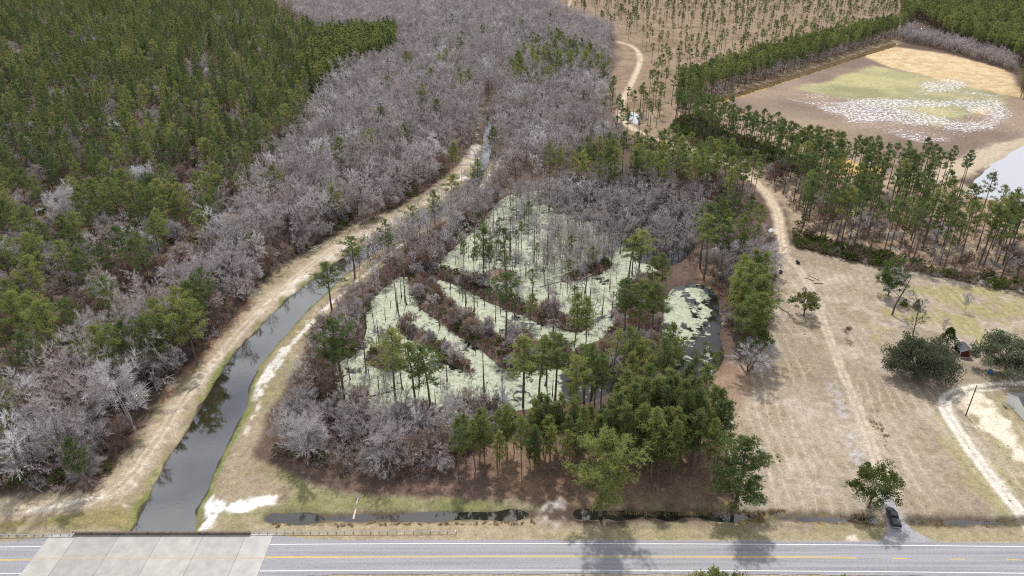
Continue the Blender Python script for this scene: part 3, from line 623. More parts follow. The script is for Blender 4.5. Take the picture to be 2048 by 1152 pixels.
# ================================================================== plants
def unit(v): return v / (np.linalg.norm(v, axis=-1, keepdims=True) + 1e-9)
def tube_np(path, rad, sides):
    path = np.asarray(path, float); rad = np.asarray(rad, float); n = len(path)
    t = unit(np.gradient(path, axis=0)); ref = np.where(np.abs(t[:, 2:3]) > .9, np.array([[1., 0, 0]]), np.array([[0, 0, 1.]]))
    a = unit(np.cross(t, ref)); b = np.cross(t, a); an = np.arange(sides) * 2 * math.pi / sides
    V = path[:, None, :] + (a[:, None, :] * np.cos(an)[None, :, None] + b[:, None, :] * np.sin(an)[None, :, None]) * rad[:, None, None]
    i = (np.arange(n - 1)[:, None] * sides + np.arange(sides)[None, :]); j = (np.arange(n - 1)[:, None] * sides + (np.arange(sides)[None, :] + 1) % sides)
    return V.reshape(-1, 3), np.stack([i, j, j + sides, i + sides], -1).reshape(-1, 4)
class Parts:
    """wood (quads) and leaf (triangles) of one plant"""
    def __init__(s): s.wv, s.wf, s.nw, s.lv, s.lf, s.nl = [], [], 0, [], [], 0
    def wood(s, path, rad, sides=4):
        V, F = tube_np(path, rad, sides); s.wv.append(V); s.wf.append(F + s.nw); s.nw += len(V)
    def tris(s, P0, P1, P2):
        n = len(P0); V = np.stack([P0, P1, P2], 1).reshape(-1, 3); s.lv.append(V); s.lf.append(np.arange(3 * n).reshape(-1, 3) + s.nl); s.nl += 3 * n
    def blades(s, c, d, K, Ln_, W, rng, spread=.8, up=.25):
        """K narrow triangles fanning out from each point c along d"""
        n = len(c); cc_ = np.repeat(c, K, 0); dd = unit(np.repeat(d, K, 0) + rng.normal(0, spread, (n * K, 3)) + np.array([0, 0, up]))
        side = unit(np.cross(dd, rng.normal(0, 1, (n * K, 3)))); ln = Ln_ * rng.uniform(.7, 1.25, (n * K, 1)); w_ = W * rng.uniform(.7, 1.3, (n * K, 1)) / 2
        b0 = cc_ + dd * .05; s.tris(b0 - side * w_, b0 + side * w_, cc_ + dd * ln)
    def leaves(s, c, size, rng, aspect=.7):
        n = len(c); a = unit(rng.normal(0, 1, (n, 3))); b = unit(np.cross(a, rng.normal(0, 1, (n, 3)))); z = size * rng.uniform(.6, 1.3, (n, 1))
        s.tris(c - b * z * aspect * .5, c + b * z * aspect * .5, c + a * z)
    def meshes(s, name, bark, leaf):
        wv, wf = np.vstack(s.wv), np.vstack(s.wf)
        out = {'trunk': mesh_np(name + '_trunk', wv, [wf], [bark])}
        if s.lv:
            lv, lf = np.vstack(s.lv), np.vstack(s.lf)
            out['crown'] = mesh_np(name + '_crown', lv, [lf], [leaf])
            out['whole'] = mesh_np(name + '_whole', np.vstack([wv, lv]), [wf, lf + len(wv)], [bark, leaf], mi=np.concatenate([np.zeros(len(wf)), np.ones(len(lf))]))
        else: out['whole'] = out['trunk']
        return out

def pine(seed, H, crown, Rm, whorls, tuft_k=7, lean=.02, gap=.0, r0=None):
    """loblolly-like pine: bare mast, rounded clumpy top"""
    g = np.random.default_rng(seed); P = Parts(); r0 = r0 or H * .0105
    hs = np.linspace(0, 1, 9); ln = g.normal(0, lean, 2) * H; bend = g.normal(0, .006, 2) * H
    px = np.stack([ln[0] * hs ** 1.5 + bend[0] * np.sin(hs * 5), ln[1] * hs ** 1.5 + bend[1] * np.sin(hs * 4), hs * H], 1)
    P.wood(px, r0 * (1.12 - hs) ** .8 + .02, 6)
    at_h = lambda f: np.array([np.interp(f, hs, px[:, k]) for k in range(3)])
    z0 = 1 - crown
    for k in range(3 + int(H * .12)):                                   # dead stubs under the crown
        f = g.uniform(z0 * .55, z0 + .05); a = g.uniform(0, 6.28); p0 = at_h(f); ln_ = g.uniform(.5, 1.8)
        P.wood([p0, p0 + np.array([math.cos(a), math.sin(a), .05]) * ln_], [.03, .012], 3)
    az = g.uniform(0, 6.28)
    for i in range(whorls):
        t = (i + g.uniform(-.3, .3)) / (whorls - 1); t = min(max(t, 0), 1)
        prof = (.42 + .58 * math.sin(math.pi * min(1, .18 + t * .60))) * (1 - max(0, t - .55) / .45 * .72)
        f = z0 + crown * t * .97
        for j in range(3 if t < .85 else 4):
            if g.random() < gap: continue
            az += 2.2 + g.uniform(-.5, .5); L_ = Rm * prof * g.uniform(.55, 1.15); el = -.05 + .95 * t ** 1.3 + g.normal(0, .12)
            p0 = at_h(min(f + g.uniform(-.01, .01), .985)); d = np.array([math.cos(az) * math.cos(el), math.sin(az) * math.cos(el), math.sin(el)])
            q = np.array([0, 0, .22 * L_]); pts = np.array([p0, p0 + d * L_ * .5 - q * .25, p0 + d * L_ + q * .55])
            P.wood(pts, [.035 + .012 * L_, .03, .012], 3)
            nt_ = max(2, int(L_ * 2.3)); s_ = np.clip(1 - g.random(nt_) ** 1.5 * .72, .2, 1)
            c = np.stack([np.interp(s_, [0, .5, 1], pts[:, m_]) for m_ in range(3)], 1)
            c = np.repeat(c, 3, 0) + g.normal(0, .28 + .045 * L_, (nt_ * 3, 3)) * np.array([1, 1, .6])
            P.blades(c, np.repeat(d[None], len(c), 0) * .55, tuft_k, .72, .155, g, .75, .30)
    tip = at_h(1.0); P.blades(tip + g.normal(0, .4, (14, 3)), np.repeat([[0, 0, 1.]], 14, 0) * .6, tuft_k, .7, .15, g)
    return P

def grow(P, g, p, d, L_, r, lvl, maxl, tw, spread, up):
    n = 4; pts = [p]; dd = d.copy()
    for i in range(n):
        dd = unit(dd + g.normal(0, .10, 3) + np.array([0, 0, up * .25])); pts.append(pts[-1] + dd * L_ / n)
    pts = np.array(pts); P.wood(pts, np.linspace(r, r * .35, n + 1), 5 if lvl == 0 else 3)
    if lvl >= maxl - 1:
        k = int(tw * L_ ** .5) + 2; s_ = g.uniform(.15, 1, k); c = np.stack([np.interp(s_, np.linspace(0, 1, n + 1), pts[:, m_]) for m_ in range(3)], 1)
        P.blades(c, np.repeat(dd[None], k, 0) * .9, 2, 1.05, .062, g, .55, .25 + up)
        P.blades(pts[-1:], dd[None], 4, 1.0, .06, g, .5, .2); return
    k = (8, 5, 4)[lvl] + int(g.integers(0, 3))
    for i in range(k):
        f = (.30 + .70 * (i + g.random()) / k) if lvl == 0 else g.uniform(.25, 1.0)
        b = np.array([np.interp(f, np.linspace(0, 1, n + 1), pts[:, m_]) for m_ in range(3)])
        a = g.uniform(0, 6.28); o_ = unit(np.cross(dd, np.array([math.cos(a), math.sin(a), .3]))); nd = unit(dd * (1 - spread) + o_ * (spread + g.uniform(-.1, .15)))
        grow(P, g, b, nd, L_ * g.uniform(.36, .55) * (1.15 - .45 * f if lvl == 0 else 1), r * .45 * (1.1 - .5 * f), lvl + 1, maxl, tw, spread, up)
def bare(seed, H, spread=.58, tw=9, stems=1, up=.3, r=None):
    g = np.random.default_rng(seed); P = Parts()
    for k in range(stems):
        a = g.uniform(0, 6.28); d = unit(np.array([math.cos(a) * .35, math.sin(a) * .35, 1.])) if stems > 1 else unit(np.array([g.normal(0, .06), g.normal(0, .06), 1.]))
        grow(P, g, np.array([g.normal(0, .15) * (stems > 1), g.normal(0, .15) * (stems > 1), -.15]), d, H * .92 * (1 if stems == 1 else g.uniform(.6, 1)), r or H * .011, 0, 3, tw, spread, up)
    return P
def brush(seed, H, Rr):
    """leafless thicket: many thin rods from one root"""
    g = np.random.default_rng(seed); P = Parts()
    for k in range(16):
        a = g.uniform(0, 6.28); d = unit(np.array([math.cos(a) * .7, math.sin(a) * .7, g.uniform(.5, 1.4)])); p = np.array([math.cos(a), math.sin(a), 0]) * g.uniform(0, Rr * .5) - [0, 0, .1]
        L_ = H * g.uniform(.5, 1); pts = np.array([p, p + d * L_ * .5 + g.normal(0, .1, 3), p + d * L_ + g.normal(0, .2, 3)]); P.wood(pts, [.035, .025, .01], 3)
        s_ = g.uniform(.3, 1, 9); c = np.stack([np.interp(s_, [0, .5, 1], pts[:, m_]) for m_ in range(3)], 1)
        P.blades(c, np.repeat(d[None], 9, 0), 3, .8, .06, g, .7, .2)
    return P
def broad(seed, H, Rr, z0, clumps, per, leaf=.42, flat=.85, trunk_r=.35):
    """leafy evergreen: limbs reaching into many leaf clumps on an uneven dome"""
    g = np.random.default_rng(seed); P = Parts(); fork = np.array([0, 0, max(z0 * .8, .3)])
    P.wood([[0, 0, -.2], [g.normal(0, .05), 0, fork[2] * .5], fork], [trunk_r * 1.3, trunk_r, trunk_r * .9], 7)
    for i in range(clumps):
        u = g.random(); th = g.uniform(0, 6.28); ph = math.acos(1 - 1.25 * u) if u < .8 else math.acos(g.uniform(-.25, .2)); rr = g.uniform(.55, 1.18)
        c = np.array([math.cos(th) * math.sin(ph) * Rr * rr, math.sin(th) * math.sin(ph) * Rr * rr, z0 + (H - z0) * (.30 + .68 * math.cos(ph) * rr * flat)])
        c[2] = max(c[2], z0 * .8 + .2)
        if i % 3 == 0: P.wood([fork, (fork + c) / 2 + g.normal(0, .2, 3), c], [trunk_r * .4, trunk_r * .2, .03], 3)
        sz = Rr * g.uniform(.13, .30); pts = unit(g.normal(0, 1, (per, 3))) * (g.random((per, 1)) ** .4) * sz * np.array([1, 1, .75]) + c
        P.leaves(pts, leaf, g)
    return P
def cedar(seed, H, Rr):
    g = np.random.default_rng(seed); P = Parts(); P.wood([[0, 0, -.1], [0, 0, H * .5], [0, 0, H * .97]], [H * .02, H * .012, .02], 5)
    n = 700; t = g.random(n) ** .8; a = g.uniform(0, 6.28, n); rr = Rr * (1 - t) ** .8 * g.uniform(.55, 1.05, n) * (1 + .25 * np.sin(a * 3 + t * 9))
    c = np.stack([np.cos(a) * rr, np.sin(a) * rr, H * (.06 + .92 * t)], 1)
    P.blades(c, np.stack([np.cos(a), np.sin(a), .5 + 0 * a], 1), 5, .5, .17, g, .6, .3); return P
def snag(seed, H, flare=2.2, stubs=5, twigs=0):
    """standing dead trunk, swollen at the waterline"""
    g = np.random.default_rng(seed); P = Parts(); r = .07 + H * .0085; hs = np.array([0, .06, .15, .4, .75, 1.])
    px = np.stack([np.cumsum(g.normal(0, .012 * H, 6)) * .6, np.cumsum(g.normal(0, .012 * H, 6)) * .6, hs * H - .5], 1); P.wood(px, r * np.array([flare, flare * .75, 1.15, .9, .6, .28]), 6)
    for k in range(stubs):
        f = g.uniform(.35, .98); a = g.uniform(0, 6.28); p0 = np.array([np.interp(f, hs, px[:, m_]) for m_ in range(3)]); L_ = g.uniform(.5, .16 * H + .6); d = np.array([math.cos(a), math.sin(a), g.uniform(-.1, .7)])
        pts = np.array([p0, p0 + d * L_ * .5 + g.normal(0, .08, 3), p0 + d * L_]); P.wood(pts, [.05, .035, .012], 3)
        if twigs: P.blades(pts[1:], np.repeat(unit(d)[None], 2, 0), twigs, .8, .05, g, .5, .1)
    return P
def tuft(seed, n, h, r):
    g = np.random.default_rng(seed); P = Parts(); P.wood([[0, 0, -.1], [0, 0, .05]], [.02, .01], 3)
    c = np.concatenate([g.normal(0, r, (n, 2)), np.zeros((n, 1))], 1); P.blades(c, np.repeat([[0, 0, 1.]], n, 0), 3, h, h * .22, g, .35, .3); return P

LIB = {}
def lib(kind, i, P, bark, leaf): LIB.setdefault(kind, []).append(P.meshes(kind, M[bark], M[leaf]))
for i in range(6): lib('pine_tree', i, pine(100 + i, 25, (.40, .46, .36, .50, .42, .34)[i], (4.4, 4.8, 4.0, 4.6, 5.0, 4.1)[i], (11, 12, 9, 13, 11, 9)[i], gap=.08), 'bark_pine', 'needles')
for i in range(5): lib('plantation_pine', i, pine(120 + i, 20, (.52, .58, .48, .62, .55)[i], (4.6, 5.0, 4.4, 4.7, 5.2)[i], (11, 12, 10, 13, 11)[i], gap=.14), 'bark_pine', 'needles')
for i in range(4): lib('mast_pine', i, pine(130 + i, 25, (.58, .64, .54, .60)[i], (3.5, 3.9, 3.3, 3.7)[i], (12, 13, 11, 12)[i], gap=.12), 'bark_pine', 'needles_dark' if i % 2 else 'needles')
M['straw'] = leafy('dry_straw', [(.30, .23, .13), (.42, .34, .20), (.50, .42, .27)], .2, .5)
for i in range(4): lib('young_pine', i, pine(140 + i, 18, (.54, .60, .50, .63)[i], (2.45, 2.8, 2.3, 2.6)[i], (12, 13, 11, 14)[i], r0=.15), 'bark_pine', 'needles')
for i in range(3): lib('thin_pine', i, pine(160 + i, 24, (.28, .33, .30)[i], (3.0, 3.3, 2.8)[i], (7, 8, 7)[i], gap=.2), 'bark_pine', 'needles_dark')
for i in range(2): lib('spread_pine', i, pine(180 + i, 22, (.68, .74)[i], (6.3, 6.6)[i], (24, 25)[i], gap=.05, r0=.34), 'bark_pine', 'needles')
for i in range(6): lib('bare_tree', i, bare(200 + i, (15, 17, 14, 16, 13, 15)[i], (.62, .56, .68, .6, .66, .62)[i], 7.5, up=(.3, .4, .25, .35, .3, .45)[i]), 'bark_grey', 'twig_grey')
for i in range(3): lib('small_bare_tree', i, bare(230 + i, 8, .6, 8, stems=3, up=.2), 'bark_grey', 'twig_brown' if i == 1 else 'twig_grey')
for i in range(2): lib('white_bare_tree', i, bare(240 + i, (11, 9)[i], .6, 10, stems=(2, 3)[i], up=.25), 'bark_pale', 'twig_white')
for i in range(3): lib('brush', i, brush(260 + i, (2.6, 3.2, 2.2)[i], 1.3), 'bark_grey', 'twig_brown' if i < 2 else 'twig_grey')
for i in range(2): lib('green_bush', i, broad(280 + i, (2.8, 3.4)[i], (1.6, 1.9)[i], .3, 26, 26, .34, trunk_r=.06), 'bark_grey', 'holly')
for i in range(5): lib('snag', i, snag(300 + i, (9, 12, 6.5, 14, 4)[i], 2.4, (5, 8, 4, 10, 2)[i], (0, 2, 0, 3, 0)[i]), 'bark_wet', 'twig_grey')
for i in range(3): lib('grass_tuft', i, tuft(320 + i, 16, (.5, .7, .4)[i], .3), 'bark_grey', 'straw')

# ---- placing
KEEP_OFF = [(CANAL, 'area', 3.2)]
def clear_of(x, y, items):
    ok = np.ones(len(x), bool)
    for pts, kind, m_ in items: ok &= (sdf(x, y, pts) if kind == 'area' else seg_dist(x, y, pts, False)) > m_
    return ok
OPEN = [(CANAL, 'area', 1.2), (TRACK_L, 'line', 4.2), (TRACK_U, 'line', 3.6), (TRACK_D, 'line', 3), (PATH_R, 'line', 1.6), (TRACK_F, 'line', 3.5)]
def scatter(px, spacing, seed, jitter=.42, thin=None, avoid=OPEN, world=False):
    ring = np.asarray(px) if world else GP(px); g = np.random.default_rng(seed)
    lo, hi = ring.min(0), ring.max(0); xs, ys = np.arange(lo[0], hi[0], spacing), np.arange(lo[1], hi[1], spacing * .87)
    Xs, Ys = np.meshgrid(xs, ys); Xs = Xs + (np.arange(len(ys)) % 2)[:, None] * spacing / 2
    x, y = Xs.ravel() + g.uniform(-jitter, jitter, Xs.size) * spacing, Ys.ravel() + g.uniform(-jitter, jitter, Xs.size) * spacing
    k = inside(x, y, ring); x, y = x[k], y[k]
    lim = np.abs(x) < (y * CP + CAM_H * SP) * (1024 / FPX) * 1.13; x, y = x[lim], y[lim]
    if avoid: k = clear_of(x, y, avoid); x, y = x[k], y[k]
    if thin is not None: k = g.random(len(x)) < thin(x, y); x, y = x[k], y[k]
    return x, y, g
def project(x, y, z):
    dz = y * CP - (z - CAM_H) * SP; return 1024 + FPX * x / dz, 576 - FPX * (y * SP + (z - CAM_H) * CP) / dz

COUNT = {}
def plant(kind, var, x, y, z, scale, rz, name, label, cat, group=None, sz=None):
    """one plant: an Empty with trunk and crown"""
    L_ = LIB[kind][var % len(LIB[kind])]
    e = empty(name, (x, y, z), rz); e.scale = (scale, scale, scale * (sz or 1)); tag(e, label, cat, group)
    link('trunk', L_['trunk'], e)
    if 'crown' in L_: link('crown', L_['crown'], e)
    return e
HEIGHT = dict(mast_pine=25, plantation_pine=20, pine_tree=25, young_pine=18, thin_pine=24, spread_pine=22, bare_tree=15, small_bare_tree=8, white_bare_tree=10)

POOL = {'pine_tree': [], 'bare_tree': []}                     # (kind, var, x, y, scale, rot, label, group)
def pool(key, kind, x, y, g, smin, smax, label, group, variants=None):
    nv = len(LIB[kind])
    for i in range(len(x)): POOL[key].append((kind, int(g.integers(0, nv)), float(x[i]), float(y[i]), float(g.uniform(smin, smax)), float(g.uniform(0, 6.28)), label, group))

def stuff(name, label, cat, items):
    """one mass of plants nobody could count, drawn from the plant library"""
    kinds = sorted({(k, v) for k, v, *_ in items}); coll = bpy.data.collections.new(name + '_sources')
    for i, (k, v) in enumerate(kinds):
        o_ = bpy.data.objects.new('%s_%02d' % (name, i), LIB[k][v]['whole']); coll.objects.link(o_)
    idx = {kv: i for i, kv in enumerate(kinds)}; N = len(items)
    me = bpy.data.meshes.new(name); me.vertices.add(N)
    x = np.array([t[2] for t in items]); y = np.array([t[3] for t in items]); z = ground_z(x, y) - .08
    me.vertices.foreach_set('co', np.stack([x, y, z], 1).astype(np.float32).ravel())
    for nm, ty, arr in (('pick', 'INT', np.array([idx[(t[0], t[1])] for t in items], np.int32)), ('turn', 'FLOAT', np.array([t[5] for t in items], np.float32)), ('size', 'FLOAT', np.array([t[4] for t in items], np.float32))):
        me.attributes.new(nm, ty, 'POINT').data.foreach_set('value', arr)
    ng = bpy.data.node_groups.new(name, 'GeometryNodeTree')
    ng.interface.new_socket('Geometry', in_out='INPUT', socket_type='NodeSocketGeometry'); ng.interface.new_socket('Geometry', in_out='OUTPUT', socket_type='NodeSocketGeometry')
    N_ = ng.nodes.new; gi, go = N_('NodeGroupInput'), N_('NodeGroupOutput'); ci = N_('GeometryNodeCollectionInfo'); ci.inputs['Collection'].default_value = coll
    ci.inputs['Separate Children'].default_value = True; ci.inputs['Reset Children'].default_value = True
    ip = N_('GeometryNodeInstanceOnPoints'); ip.inputs['Pick Instance'].default_value = True
    def attr(nm, ty): a_ = N_('GeometryNodeInputNamedAttribute'); a_.data_type = ty; a_.inputs['Name'].default_value = nm; return a_.outputs['Attribute']
    cx_ = N_('ShaderNodeCombineXYZ'); lk = ng.links.new
    lk(gi.outputs[0], ip.inputs['Points']); lk(ci.outputs[0], ip.inputs['Instance']); lk(attr('pick', 'INT'), ip.inputs['Instance Index'])
    lk(attr('turn', 'FLOAT'), cx_.inputs['Z']); er = N_('FunctionNodeEulerToRotation'); lk(cx_.outputs[0], er.inputs[0]); lk(er.outputs[0], ip.inputs['Rotation']); lk(attr('size', 'FLOAT'), ip.inputs['Scale']); lk(ip.outputs[0], go.inputs[0])
    o_ = link(name, me); md = o_.modifiers.new('plants', 'NODES'); md.node_group = ng
    return tag(o_, label, cat, kind='stuff')

# ---- pines and other trees one can single out: (kind, variant, base u, base v, top v, label)
NAMED = [
 ('spread_pine', 0, 1201, 1028, 860, 'broad sunlit pine standing in the roadside ditch, shading the road'),
 ('spread_pine', 1, 1466, 1022, 870, 'leaning lone pine at the edge of the dry field above the ditch'),
 ('pine_tree', 0, 710, 558, 471, 'pine on the sandy path of the canal bank, second upstream from the bridge'),
 ('pine_tree', 4, 664, 622, 523, 'pine overhanging the canal with its trunk on the sandy bank path'),
 ('thin_pine', 0, 780, 546, 464, 'dark thin pine leaning over the canal path above the duckweed inlet'),
 ('pine_tree', 2, 824, 470, 411, 'small flat-topped pine beside the canal path upstream'),
 ('pine_tree', 1, 902, 408, 346, 'slim pine beside the narrow upstream part of the canal'),
 ('young_pine', 1, 906, 345, 281, 'bright green bushy pine at the pale sandy canal spoil'),
 ('pine_tree', 3, 966, 556, 447, 'yellow-green pine with forked dark trunk on the duckweed islet'),
 ('thin_pine', 1, 1012, 560, 452, 'slim pine just behind the forked pine in the duckweed'),
 ('pine_tree', 5, 1011, 694, 540, 'tallest pine on the ridge between the two duckweed channels'),
 ('young_pine', 2, 1060, 648, 583, 'stunted olive pine on the ridge in the duckweed channel'),
 ('young_pine', 0, 1148, 690, 580, 'slender pine at the rim of the open duckweed pool'),
 ('young_pine', 3, 1172, 686, 590, 'slender pine next to another at the rim of the duckweed pool'),
 ('pine_tree', 1, 1258, 552, 468, 'paler of the two pines on the far rim of the duckweed pool'),
 ('pine_tree', 4, 1276, 556, 457, 'taller of the two pines on the far rim of the duckweed pool'),
 ('young_pine', 1, 1322, 592, 503, 'soft green pine beside the head of the round basin'),
 ('young_pine', 2, 1300, 596, 512, 'soft green pine between duckweed pool and round basin'),
 ('pine_tree', 0, 1246, 690, 553, 'bushy pine at the near edge of the brown islet'),
 ('pine_tree', 3, 1272, 694, 556, 'dense pine in the middle of the brown islet'),
 ('pine_tree', 4, 1300, 690, 560, 'pine on the brown islet next to the round basin'),
 ('pine_tree', 4, 792, 806, 656, 'large round-crowned pine in the shallow duckweed water near the road'),
 ('pine_tree', 2, 834, 832, 674, 'middle one of three pines standing in the near duckweed water'),
 ('pine_tree', 1, 862, 836, 687, 'pine with a long bare side limb over the near duckweed water'),
 ('pine_tree', 0, 688, 792, 630, 'tall pine on the bank between canal thicket and near duckweed'),
 ('pine_tree', 5, 676, 800, 668, 'shorter pine in front of the tall one on the canal thicket bank'),
 ('pine_tree', 3, 1046, 812, 664, 'straight pine rising from duckweed behind the young pine stand'),
 ('pine_tree', 1, 1078, 800, 668, 'pine beside the straight one behind the young pine stand'),
 ('pine_tree', 0, 1110, 806, 664, 'pine with dark trunk in the water behind the young stand'),
 ('pine_tree', 4, 1168, 802, 690, 'round pine at the dark open water of the near pool'),
 ('pine_tree', 3, 1280, 786, 676, 'full round pine above the dark water, nearest the round basin'),
 ('young_pine', 1, 1330, 762, 668, 'light green pine on the rim of the round basin'),
 ('young_pine', 0, 1352, 772, 690, 'small light pine at the outflow of the round basin'),
 ('pine_tree', 0, 1476, 668, 519, 'dense tall pine at the head of the row beside the round basin'),
 ('pine_tree', 3, 1500, 690, 548, 'dense pine in the middle of the row beside the dry field'),
 ('pine_tree', 1, 1478, 726, 588, 'dense pine ending the row between round basin and dry field'),
 ('pine_tree', 4, 1500, 716, 580, 'wide pine against the dry field, in the row by the basin'),
 ('pine_tree', 2, 1407, 560, 424, 'tall pine with long bare mast on the reddish litter by the lane'),
 ('pine_tree', 5, 1400, 536, 400, 'tall pine behind the bare-masted one beside the lane'),
 ('pine_tree', 1, 1440, 540, 432, 'short-trunked pine in the grove next to the lane'),
 ('young_pine', 3, 1482, 510, 455, 'small pine at the lane side of the grove'),
 ('pine_tree', 3, 560, 412, 326, 'isolated green pine among grey bare trees of the wet woods by the plantation'),
 ('young_pine', 3, 676, 452, 362, 'narrow bright pine among bare trees just behind the canal track'),
 ('young_pine', 2, 512, 528, 464, 'isolated small pine at the woods edge above the canal track'),
 ('plantation_pine', 0, 222, 780, 645, 'taller of the twin-trunked pines above the long pale log'),
 ('plantation_pine', 2, 236, 776, 660, 'shorter of the twin-trunked pines above the long pale log'),
 ('plantation_pine', 1, 172, 752, 655, 'dark pine just behind the twin-trunked pines, away from the canal'),
 ('plantation_pine', 3, 122, 692, 590, 'pine with a long bare trunk in the leafless gap of the plantation'),
 ('plantation_pine', 4, 62, 700, 572, 'pine at the near edge of the plantation before the leafless gap'),
 ('plantation_pine', 1, 22, 900, 735, 'bright yellow-green pine at the picture edge above the woods corner'),
 ('plantation_pine', 3, 4, 960, 830, 'lowest bright pine at the picture edge near the road'),
 ('plantation_pine', 0, 345, 742, 622, 'fullest pine of the clump standing over the canal track'),
 ('plantation_pine', 4, 312, 748, 640, 'broad pine of the clump nearest the long pale log'),
 ('plantation_pine', 2, 402, 668, 560, 'pine at the upstream end of the clump over the canal track'),
 ('plantation_pine', 1, 1036, 176, 98, 'big dense round pine rising from the grey wet woods'),
 ('plantation_pine', 3, 1050, 242, 182, 'dark pine in the wet woods in front of the big dense one'),
 ('plantation_pine', 0, 938, 202, 134, 'pine with pale gaps beside the upstream canal end in wet woods'),
 ('plantation_pine', 2, 905, 66, 26, 'broad far pine in the wet woods, paler of two together'),
 ('plantation_pine', 4, 930, 64, 30, 'far pine in the wet woods, darker of two together'),
 ('mast_pine', 1, 1100, 64, 24, 'far mast-like pine standing above the wet woods crown line'),
 ('mast_pine', 0, 1108, 150, 76, 'dark pine at the head of the pine clump by the far puddle'),
 ('young_pine', 3, 816, 112, 80, 'small dark conical evergreen deep in the grey wet woods'),
 ('young_pine', 0, 168, 985, 872, 'small bushy pine at the corner of the woods near the road'),
]
trees_named = []
for i, (kd, var, u, v, vt, lab) in enumerate(NAMED):
    x, y = G(u, v); z = float(ground_z(np.array([x]), np.array([y]))[0]); hh = height_for(y, vt) - z
    hm = HEIGHT[kd]; zm = max(c_.co.z for c_ in LIB[kd][var % len(LIB[kd])]['crown'].vertices)
    s = hh / zm; sxy = (max(s, .9) if kd in ('pine_tree', 'plantation_pine', 'mast_pine') else s ** .7) * (1.36 if kd == 'pine_tree' else 1.0 if kd in ('plantation_pine', 'mast_pine') else 1.2)
    e = plant(kd, var, x, y, z - .15, sxy, (i * 2.4) % 6.28, 'pine_tree', lab, 'pine tree', 'pines around the swamp', sz=s / sxy); trees_named.append((x, y))
TN = np.array(trees_named)
def far_from_named(x, y, m_=4.0): return np.array([np.min(np.hypot(TN[:, 0] - a, TN[:, 1] - b)) > m_ for a, b in zip(x, y)]) if len(x) else np.zeros(0, bool)

# ---- stands of pines
x, y, g = scatter([(900, 962), (925, 925), (1000, 900), (1150, 885), (1205, 880), (1215, 955), (1060, 962)], 3.7, 11); pool('pine_tree', 'young_pine', x, y, g, .72, .98, 'young pine in the shorter half of the stand between ditch and duckweed', 'young roadside pine stand')
x, y, g = scatter([(1205, 880), (1250, 862), (1330, 850), (1400, 850), (1438, 890), (1436, 950), (1400, 975), (1330, 972), (1215, 955)], 3.8, 12); pool('pine_tree', 'young_pine', x, y, g, .95, 1.2, 'young pine in the taller half of the stand bordering the dry field', 'young roadside pine stand')
x, y, g = scatter([(1090, 372), (1200, 345), (1330, 335), (1440, 350), (1500, 380), (1510, 420), (1480, 430), (1380, 410), (1270, 392), (1100, 392)], 8.6, 13, avoid=OPEN); pool('pine_tree', 'pine_tree', x, y, g, .82, 1.0, 'pine in the belt behind the leafless flooded thicket', 'pine belt behind the swamp')
x, y, g = scatter([(1500, 330), (1585, 335), (1680, 375), (1800, 410), (2048, 480), (2300, 540), (2300, 608), (2048, 574), (1860, 540), (1700, 505), (1600, 482), (1588, 430), (1560, 380)], 8.2, 14, thin=lambda a, b: .55 + .45 * (fbm(a, b, 25, 2, 8) > .42)); pool('pine_tree', 'thin_pine', x[::2], y[::2], g, .95, 1.15, 'slim pine in the belt between clearing and pond', 'pine belt behind the clearing'); pool('pine_tree', 'pine_tree', x[1::2], y[1::2], g, .85, 1.05, 'fuller pine in the belt between clearing and pond', 'pine belt behind the clearing')
x, y, g = scatter([(1335, 250), (1375, 225), (1440, 262), (1560, 310), (1660, 340), (1760, 365), (1900, 378), (1935, 400), (1800, 400), (1640, 365), (1500, 325), (1400, 300)], 7.5, 15); pool('pine_tree', 'thin_pine', x, y, g, .8, 1.05, 'slim pine along the near border of the harvested field', 'pines bordering the harvested field')
x, y, g = scatter([(1345, 228), (1400, 205), (1500, 172), (1650, 122), (1790, 76), (1790, 58), (1640, 95), (1490, 140), (1360, 185)], 6.5, 16); pool('pine_tree', 'pine_tree', x, y, g, .65, .95, 'pine in the hedge-like row along the long side of the harvested field', 'pines bordering the harvested field')
left_pines = [(-900, 1010), (-60, 930), (40, 830), (150, 770), (260, 690), (335, 610), (415, 510), (480, 430), (560, 335), (615, 260), (640, 190), (700, 145), (785, 118), (795, 75), (640, 80), (560, 35), (535, 0), (520, -30), (-1400, -30)]
lpt = lambda a, b: np.clip(.42 + .9 * sm(.36, .60, fbm(a, b, 38, 3, 21)), 0, 1) * np.where(b < 230, .85, .95) * np.where(b > 1000, .75, 1)
x, y, g = scatter(left_pines, 10.9, 17, jitter=.46, thin=lpt); fr_ = y > 330; kk = (g.random(len(x)) < .72) & fr_
LBP = 'pine in the wide plantation beyond the canal'
pool('pine_tree', 'mast_pine', x[kk], y[kk], g, .72, 1.08, LBP, 'plantation pines'); pool('pine_tree', 'plantation_pine', x[~kk], y[~kk], g, .72, 1.15, LBP, 'plantation pines')
x, y, g = scatter([(590, 170), (640, 95), (790, 78), (792, 118), (700, 150), (640, 195)], 5.5, 18); pool('pine_tree', 'young_pine', x, y, g, 1.1, 1.3, 'pine in the wide plantation beyond the canal', 'plantation pines')
x, y, g = scatter([(240, 810), (300, 735), (385, 665), (430, 640), (440, 690), (390, 745), (330, 760), (290, 820)], 6.5, 19); pool('pine_tree', 'plantation_pine', x, y, g, .95, 1.2, 'pine at the plantation edge above the dirt canal track', 'plantation pines')
